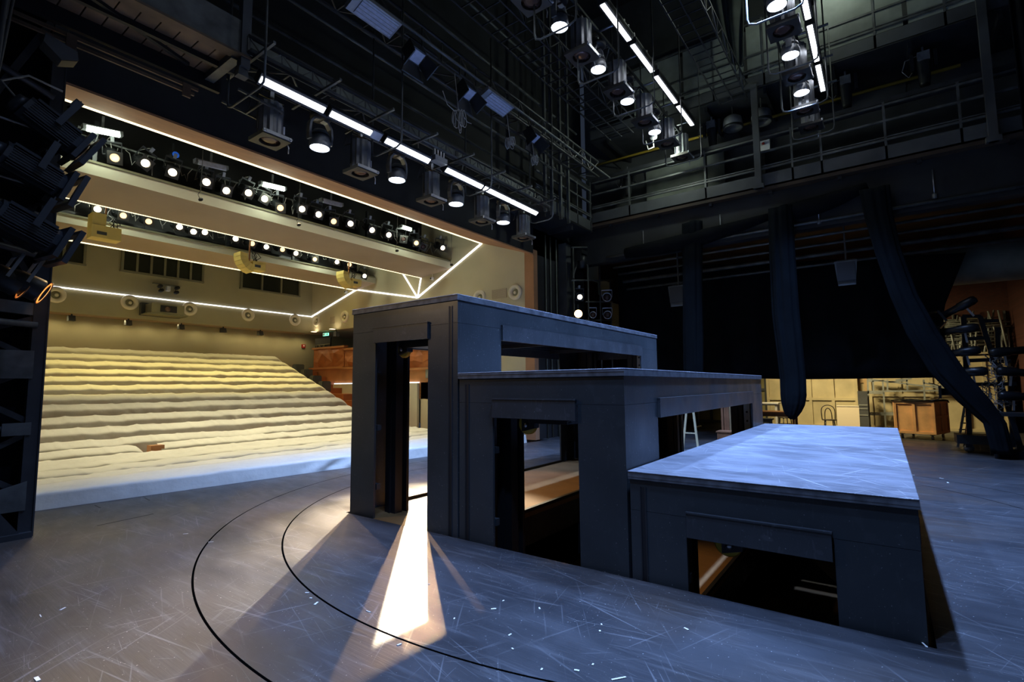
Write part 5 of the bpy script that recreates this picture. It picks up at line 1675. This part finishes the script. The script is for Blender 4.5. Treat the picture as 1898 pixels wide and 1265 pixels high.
flat('yellow plywood flat behind the bentwood chair, its frame facing out', 1424, 1588, 3.6, 22.3, 4, (0.05, 1.05, 2.1, 3.5), 'plywood', 'plywood')
flat('narrow plywood flat leaning beside the dark gap', 1592, 1606, 3.4, 22.5, 1, (0.05, 1.7, 3.3), 'plywood_frame', 'plywood')
flat('plywood flat behind the wooden crate', 1614, 1790, 2.5, 22.5, 3, (0.05, 1.2, 2.4), 'plywood', 'plywood')
flat('far plywood flat behind the lamp tower', 1792, 1868, 2.5, 22.55, 2, (0.05, 1.0, 2.4), 'plywood', 'plywood')
flat('plywood flat far left in the wing, seen under the middle lift', 1270, 1420, 3.0, 22.9, 3, (0.05, 1.4, 2.9), 'dark_panel', 'olive_ply')
# pale steel frames leaning in front of the flat
t = thing('steel_frame', 'pale grey welded steel frame leaning against the plywood flat', 'frame', at(1680, 740, 'X', 22.2))
L = Vector(t.location)
m = MB()
for l in (((1608, 703), (1760, 722)), ((1608, 726), (1760, 724)), ((1608, 729), (1640, 729)), ((1610, 766), (1660, 766)), ((1610, 769), (1660, 769)), ((1608, 703), (1612, 796)), ((1636, 704), (1642, 796)), ((1645, 704), (1645, 724)), ((1660, 705), (1690, 702)),
          ((1681, 704), (1682, 724)), ((1712, 704), (1714, 745)), ((1712, 710), (1745, 718)), ((1745, 703), (1746, 724)), ((1610, 707), (1640, 706)), ((1640, 709), (1682, 706)), ((1618, 706), (1619, 724))):
    p, q = at(*l[0], 'X', 22.2), at(*l[1], 'X', 22.2)
    MB().bar(p - L, q - L, 0.05).build('frame_tube', 'galvanised', t)


def bentwood(loc, rz, label):
    t = thing('bentwood_chair', label, 'chair', loc)
    MB().lathe([(0, 0.44), (0.20, 0.44), (0.215, 0.455), (0.205, 0.47), (0, 0.465)], 24).build('seat', 'dark_bentwood', t)
    for a, s in ((0.75, 1), (-0.75, 1), (2.45, 1), (-2.45, 1)):
        MB().tube([(0.17 * math.cos(a), 0.17 * math.sin(a), 0.45), (0.20 * math.cos(a), 0.20 * math.sin(a), 0.2), (0.235 * math.cos(a), 0.235 * math.sin(a), 0.0)], 0.016, 8).build('leg', 'dark_bentwood', t)
    MB().tube([(0.19 * math.cos(a), 0.19 * math.sin(a), 0.24) for a in [2 * PI * k / 24 for k in range(25)]], 0.010, 6).build('leg_ring', 'dark_bentwood', t)
    m = MB()
    for w, h in ((0.20, 0.47), (0.11, 0.37)):
        m.tube([(-0.17 - 0.05 * math.sin(PI * k / 20), w * math.cos(PI * k / 20) * (0.9 + 0.35 * math.sin(PI * k / 20) * (w > .15)), 0.45 + h * math.sin(PI * k / 20) ** 0.55) for k in range(21)], 0.014, 8)
    m.build('back_hoop', 'dark_bentwood', t)
    t.rotation_euler = (0, 0, rz)
    return t


cy = at(1538, 790, 'X', 19.4).y
bentwood((19.4, cy, 0), 0.2 + PI, 'dark bentwood chair standing alone before the yellow plywood flat')
bentwood((20.0, at(1456, 790, 'X', 20.0).y, 0), PI - 0.9, 'dark bentwood chair at the wooden table behind the knotted drape')


def table(label, pa, pb, x, zt, m_, depth, apron):
    a, b = at(pa, 765, 'X', x).y, at(pb, 765, 'X', x).y
    t = thing('table', label, 'table', (x, (a + b) / 2, 0))
    h = (a - b) / 2
    MB().box(-depth / 2, depth / 2, -h, h, zt - 0.04, zt).build('tabletop', m_, t)
    m = MB().box(-depth / 2 + 0.06, depth / 2 - 0.06, -h + 0.06, h - 0.06, zt - 0.04 - apron, zt - 0.04)
    m.build('apron', m_, t)
    for sx in (-1, 1):
        for sy in (-1, 1):
            MB().box(sx * (depth / 2 - 0.08) - 0.035, sx * (depth / 2 - 0.08) + 0.035, sy * (h - 0.08) - 0.035, sy * (h - 0.08) + 0.035, 0, zt - 0.04).build('leg', m_, t)
    return t


table('orange brown wooden table behind the knotted drape', 1395, 1478, 19.0, 0.72, 'brown_wood', 0.8, 0.12)
table('white topped table behind the brown table', 1392, 1446, 20.6, 0.95, 'white_paint', 0.7, 0.05)
table('low dark stool under the brown table', 1398, 1432, 18.2, 0.52, 'dark_panel', 0.4, 0.08)
a, b = at(1552, 790, 'X', 20.6).y, at(1594, 790, 'X', 20.6).y
t = thing('leaning_board', 'pale beige board leaning beside the bentwood chair', 'board', (20.6, (a + b) / 2, 0))
MB().hexa([(0, (b - a) / 2, 0), (0, (a - b) / 2, 0), (0.03, (a - b) / 2, 0), (0.03, (b - a) / 2, 0), (0.2, (b - a) / 2, 0.85), (0.2, (a - b) / 2, 0.85), (0.23, (a - b) / 2, 0.85), (0.23, (b - a) / 2, 0.85)]).build('board', 'board_beige', t)
MB().hexa([(0.18, (b - a) / 2, 0.84), (0.18, (a - b) / 2, 0.84), (0.25, (a - b) / 2, 0.84), (0.25, (b - a) / 2, 0.84), (0.18, (b - a) / 2, 0.87), (0.18, (a - b) / 2, 0.87), (0.25, (a - b) / 2, 0.87), (0.25, (b - a) / 2, 0.87)]).build('edging', 'cream_port', t)
m = MB()
p = at(1601, 770, 'X', 21.6)
t = thing('equipment_rack', 'narrow dark shelf rack between the plywood flats', 'rack', (21.6, p.y, 0))
MB().box(0.0, 0.4, -0.14, 0.14, 0, 1.35).build('case', 'dark_panel', t)
for z in (0.5, 0.72, 0.85):
    MB().box(-0.02, 0.0, -0.13, 0.13, z, z + 0.03).build('shelf', 'galvanised', t)

# crate on castors
t = thing('wooden_crate', 'large orange plywood crate on castors in the right wing', 'crate', (19.36, -0.84, 0))
hw, hd, z0, z1 = 0.46, 0.56, 0.17, 1.08
MB().box(-hw, hw, -hd, hd, z0, z1).build('box', 'plywood_orange', t)
m = MB()
for s in (-1, 1):
    x = s * (hw + 0.015)
    for y in (-hd, 0, hd):
        m.box(x - 0.015, x + 0.015, y - 0.035, y + 0.035, z0, z1)
    m.box(x - 0.014, x + 0.014, -hd - 0.03, hd + 0.03, z0 - 0.01, z0 + 0.06).box(x - 0.014, x + 0.014, -hd - 0.03, hd + 0.03, z1 - 0.06, z1 + 0.01).box(x - 0.018, x + 0.018, -hd - 0.03, hd + 0.03, 0.62, 0.68)
    y = s * (hd + 0.015)
    for xx in (-hw, 0, hw):
        m.box(xx - 0.035, xx + 0.035, y - 0.015, y + 0.015, z0, z1)
    m.box(-hw - 0.03, hw + 0.03, y - 0.014, y + 0.014, z0 - 0.01, z0 + 0.06).box(-hw - 0.03, hw + 0.03, y - 0.014, y + 0.014, z1 - 0.06, z1 + 0.01)
m.build('batten', 'plywood_orange', t)
m = MB()
m.grid(lambda u, v: Vector(((u - 0.5) * 1.04, (v - 0.5) * 1.25, z1 + 0.03 + 0.02 * math.sin(u * 9) - 0.10 * max(0, v - 0.9) * 8)), 12, 12)
m.build('cover_cloth', 'velvet', t, 0.02)
for sx in (-1, 1):
    for sy in (-1, 1):
        c = MB().box(sx * 0.36 - 0.05, sx * 0.36 + 0.05, sy * 0.44 - 0.05, sy * 0.44 + 0.05, 0.13, 0.17).build('castor_plate', 'grey_steel', t)
        MB().lathe([(0, -0.02), (0.06, -0.02), (0.065, 0.0), (0.06, 0.02), (0, 0.02)], 16, 'X', (sx * 0.36, sy * 0.44, 0.065)).build('wheel', 'wheel', c)
t.rotation_euler = (0, 0, -1.9)

# ---------------------------------------------------------------- lamp tower at the right
t = thing('lamp_tower', 'black rolling A frame tower of lamps at the right edge', 'tower', (16.0, -1.75, 0))
L = Vector(t.location)


def TP(px, py, x=16.0):
    return at(px, py, 'X', x) - L


for (a, b, x) in (((1786, 587), (1797, 822), 16.0), ((1816, 587), (1888, 790), 16.0), ((1848, 607), (1858, 830), 16.5), ((1872, 682), (1878, 830), 16.2)):
    p, q = TP(*a, x), TP(*b, x)
    MB().bar(p, (q.x, q.y, 0.15), 0.095).build('stile', 'side_black', t)
for a, b, x in (((1784, 587), (1818, 587), 16.0), ((1788, 629), (1830, 627), 16.0), ((1792, 669), (1845, 667), 16.0), ((1798, 713), (1884, 712), 16.0), ((1820, 596), (1850, 595), 16.4), ((1850, 670), (1874, 670), 16.2)):
    MB().bar(TP(*a, x), TP(*b, x), 0.085).build('rung', 'side_black', t)
for px in (1795, 1890):
    q = TP(px, 820)
    c = MB().box(q.x - 0.08, q.x + 0.08, q.y - 0.06, q.y + 0.06, 0.12, 0.22).build('castor_fork', 'black_steel', t)
    MB().lathe([(0, -0.025), (0.09, -0.025), (0.1, 0), (0.09, 0.025), (0, 0.025)], 18, 'X', (q.x, q.y, 0.10)).build('wheel', 'wheel', c)
q = TP(1793, 803)
MB().box(q.x - 0.3, q.x + 0.3, q.y - 0.45, q.y + 0.22, 0.22, 0.42).build('base_box', 'black', t)
m = MB()
rng = random.Random(5)
for k in range(34):
    y0 = TP(rng.uniform(1820, 1868), rng.uniform(650, 745), 15.9)
    m.tube([y0 + Vector((rng.uniform(-.1, .1), rng.uniform(-.16, .16), -0.10 * math.sin(j * 1.3 + k) - 0.05 * j)) for j in range(5)], 0.010, 5)
o = m.build('cable', 'cable', t)
o['kind'] = 'stuff'
SIDE_LAMP = thing('side_spotlight', 'x', 'spotlight')
MB().lathe([(0, 0.02), (0.085, 0.02), (0.085, 0.34), (0.105, 0.36), (0.105, 0.62), (0.08, 0.70), (0, 0.72)], 16).build('body', 'side_black', SIDE_LAMP)
MB().box(-0.15, 0.15, -0.15, 0.15, -0.03, 0.02).build('front_frame', 'side_black', SIDE_LAMP)
MB().hexa([(-0.14, 0.15, -0.03), (0.14, 0.15, -0.03), (0.14, 0.165, -0.03), (-0.14, 0.165, -0.03), (-0.18, 0.21, -0.2), (0.18, 0.21, -0.2), (0.18, 0.225, -0.2), (-0.18, 0.225, -0.2)]).build('barn_door', 'side_black', SIDE_LAMP)
MB().hexa([(-0.14, -0.165, -0.03), (0.14, -0.165, -0.03), (0.14, -0.15, -0.03), (-0.14, -0.15, -0.03), (-0.18, -0.225, -0.2), (0.18, -0.225, -0.2), (0.18, -0.21, -0.2), (-0.18, -0.21, -0.2)]).build('barn_door', 'side_black', SIDE_LAMP)
MB().bar((0, 0, 0.45), (0, -0.32, 0.45), 0.04).build('yoke', 'chrome', SIDE_LAMP)
KIDS[SIDE_LAMP.name] = [c for c in COL.objects if c.parent == SIDE_LAMP]
SIDE = ((1782, 568, 30, 'topmost, tilted down', 0), (1782, 611, 6, 'second from the top', 0), (1785, 653, 8, 'third from the top, left side', 0), (1798, 690, 4, 'fourth from the top, left side', 0), (1785, 727, 0, 'lowest, left side', 0), (1866, 652, -4, 'third from the top, right side', 1), (1880, 690, 8, 'fourth from the top, right side', 1), (1884, 735, 4, 'lowest, right side', 1))
for k, (px, py, deg, nm, rev) in enumerate(SIDE):
    p = at(px, py, 'X', 15.75)
    s = -1 if rev else 1
    d = Vector((0.1, s * math.cos(math.radians(deg)), -math.sin(math.radians(deg))))
    o = SIDE_LAMP if k == 0 else copy_tree(SIDE_LAMP)
    aimed(o, p + d * 0.40, p + d * 1.40)
    tag(o, 'unlit black side lamp on the right tower, ' + nm, 'spotlight', 'lamps on the right tower')
t = thing('step_ladder', 'dark leaning ladder beside the right lamp tower', 'ladder', (17.2, -1.25, 0))
m = MB()
L = Vector(t.location)
pa, pb, qa, qb = at(1790, 742, 'X', 17.2) - L, at(1774, 815, 'X', 17.2) - L, at(1799, 742, 'X', 17.3) - L, at(1786, 815, 'X', 17.3) - L
m.bar(pa, (pb.x, pb.y, 0), 0.05).bar(qa, (qb.x, qb.y, 0), 0.05)
m.build('rail', 'grey_steel', t)
m = MB()
for k in range(6):
    w = (k + 0.5) / 6
    m.bar(pa.lerp(pb, w), qa.lerp(qb, w), 0.03)
m.build('rung', 'grey_steel', t)
# black framed platform near the right edge with pallets behind it
fa, fb = at(1848, 850, 'Z', 0), at(1935, 862, 'Z', 0)
t = thing('platform_frame', 'black tubular platform frame at the lower right edge', 'platform', (fa.x, fa.y, 0))
ztop = at(1843, 770, 'X', fa.x).z
m = MB()
for dx, dy in ((0, 0), (0, -1.6), (0.55, 0.0), (0.55, -1.6)):
    MB().box(dx - 0.035, dx + 0.035, dy - 0.035, dy + 0.035, 0, ztop).build('leg', 'black', t)
MB().box(-0.05, 0.6, -1.65, 0.05, ztop - 0.02, ztop + 0.05).build('top_rail', 'black', t)
MB().box(0.0, 0.5, -1.6, -0.02, 0.0, 0.16).build('base_board', 'velvet', t)
for k, (px, py, nm) in enumerate(((1812, 836, 'left'), (1836, 838, 'right'))):
    p = at(px, py, 'Z', 0)
    t = thing('pallet', 'stack of pale wooden slats beside the black platform, %s' % nm, 'pallet', (p.x + 0.25, p.y, 0), 'slat stacks beside the platform')
    for j in range(5):
        MB().box(-0.2, 0.2, -0.17, 0.17, 0.005 + j * 0.066, 0.045 + j * 0.066).build('slat', 'plywood_frame', t)
        if j < 4:
            MB().box(-0.19, -0.12, -0.16, 0.16, 0.045 + j * 0.066, 0.071 + j * 0.066).build('spacer', 'plywood_frame', t)
# shelves of grey pipes against the brick wall
t = thing('pipe_rack', 'high rack of tangled grey pipes against the brick wall', 'rack', (22.95, -2.1, 2.62))
MB().box(-0.35, 0.4, -1.4, 1.45, -0.06, 0).build('shelf', 'plywood', t)
m = MB()
rng = random.Random(8)
for k in range(70):
    z = 0.02 + 1.15 * rng.random()
    if rng.random() < 0.6:
        m.tube([(rng.uniform(-.3, .35), -1.35 + rng.uniform(0, .5), z), (rng.uniform(-.3, .35), 1.4 - rng.uniform(0, .8), z + rng.uniform(-.08, .08))], 0.022, 6)
    else:
        y = rng.uniform(-1.3, 1.3)
        m.tube([(-0.3, y, 0.0), (rng.uniform(-.3, .3), y + rng.uniform(-.3, .3), rng.uniform(.7, 1.45))], 0.028, 6)
o = m.build('pipe', 'galvanised', t)
o['kind'] = 'stuff'
for y in (-1.3, 0.0, 1.4):
    MB().box(0.36, 0.41, y - 0.03, y + 0.03, -2.62, 1.4).build('upright', 'grey_steel', t)
# brown slats and a cabinet seen under the middle lift, clothes rail, artist's easel
for k, px in enumerate((1340, 1344, 1349)):
    p = at(px, 780, 'X', 14.0)
    tag(MB().box(13.97, 14.03, p.y - 0.035, p.y + 0.035, 0.0, 1.9).build('upright_slat', 'brown_wood'), 'brown upright slat seen through the middle lift, %s from the left' % ORD[k], 'slat', 'brown slats behind the middle lift')
p = at(1345, 806, 'X', 13.8)
t = thing('wooden_stand', 'low brown wooden stand holding the slats behind the middle lift', 'stand', (13.8, p.y, 0))
MB().box(-0.2, 0.15, -0.16, 0.16, 0, 0.42).build('block', 'brown_wood', t)
MB().box(-0.22, 0.17, -0.18, 0.18, 0.42, 0.45).build('cap', 'brown_wood', t)
p = at(1360, 780, 'X', 14.4)
t = thing('tall_case', 'tall brown case beside the slats behind the middle lift', 'case', (14.4, p.y, 0))
MB().box(-0.12, 0.12, -0.12, 0.12, 0, 1.55).build('body', 'plywood_frame', t)
MB().box(-0.13, 0.13, -0.05, 0.05, 1.55, 1.7).build('handle_block', 'black', t)
p = at(1283, 815, 'X', 13.2)
t = thing('easel', 'pale wooden folding trestle seen through the middle lift', 'trestle', (13.2, p.y, 0))
MB().bar((0, -0.14, 0), (0.1, 0.02, 1.5), 0.045).build('front_leg', 'plywood', t)
MB().bar((0, 0.24, 0), (0.1, 0.08, 1.5), 0.045).build('rear_leg', 'plywood', t)
MB().bar((0.02, -0.1, 0.4), (0.02, 0.2, 0.4), 0.03).build('stretcher', 'plywood', t)
p = at(1322, 790, 'X', 19.0)
t = thing('clothes_rail', 'silver clothes rail on castors seen through the middle lift', 'clothes rail', (19.0, p.y, 0))
MB().tube([(0, -0.5, 1.6), (0, 0.5, 1.6)], 0.02).build('top_bar', 'chrome', t)
for y in (-0.5, 0.5):
    MB().tube([(0, y, 0.1), (0, y, 1.62)], 0.02).build('upright', 'chrome', t)
    MB().bar((-0.25, y, 0.12), (0.25, y, 0.12), 0.03).build('foot', 'chrome', t)
    for x in (-0.24, 0.24):
        MB().lathe([(0, -0.015), (0.05, -0.015), (0.05, 0.015), (0, 0.015)], 12, 'Y', (x, y, 0.052)).build('castor', 'black', t)
# ---------------------------------------------------------------- marks and scraps on the stage floor
for k, (a, b, w) in enumerate((((180, 975), (284, 953), 0.022), ((176, 937), (186, 942), 0.016), ((268, 923), (277, 928), 0.016))):
    p, q = at(*a, 'Z', 0.001), at(*b, 'Z', 0.001)
    mb = MB().bar(p, q, w, 0.002)
    struct('trim_%d' % (4 + k), mb, 'black', 'thin black slot in the stage floor near the left tower', 'floor slot')
rng = random.Random(21)
SCR = [(586, 1119, .05, .014), (569, 1099, .03, .01), (576, 1109, .02, .01), (75, 1142, .06, .006), (116, 1129, .05, .012), (344, 990, .05, .012), (391, 1005, .05, .008), (683, 1134, .05, .006), (69, 1259, .06, .02),
       (1000, 1128, .03, .012), (945, 1177, .03, .012), (1272, 1166, .035, .013), (1069, 1243, .03, .014), (1099, 1232, .02, .01), (1147, 1258, .09, .012), (1112, 1170, .02, .012), (1115, 1158, .02, .01), (1004, 1241, .02, .01), (933, 1114, .02, .01),
       (915, 1129, .04, .015), (1361, 895, .05, .02), (1320, 887, .05, .012), (1757, 895, .07, .02), (1745, 887, .06, .012), (1690, 881, .08, .008), (1714, 1196, .06, .01), (740, 1195, .03, .012), (950, 1203, .02, .01), (842, 1147, .02, .01), (795, 1083, .02, .008)]
for px, py, l_, w_ in SCR:
    p = at(px, py, 'Z', 0.003)
    m = MB().box(-l_ / 2, l_ / 2, -w_ / 2, w_ / 2, -0.002, 0.001)
    o = tag(m.build('paper_scrap', 'scrap'), 'tiny pale scrap lying on the dark stage floor', 'scrap', 'pale scraps on the stage floor')
    o.location = p
    o.rotation_euler = (0, 0, rng.uniform(0, PI))
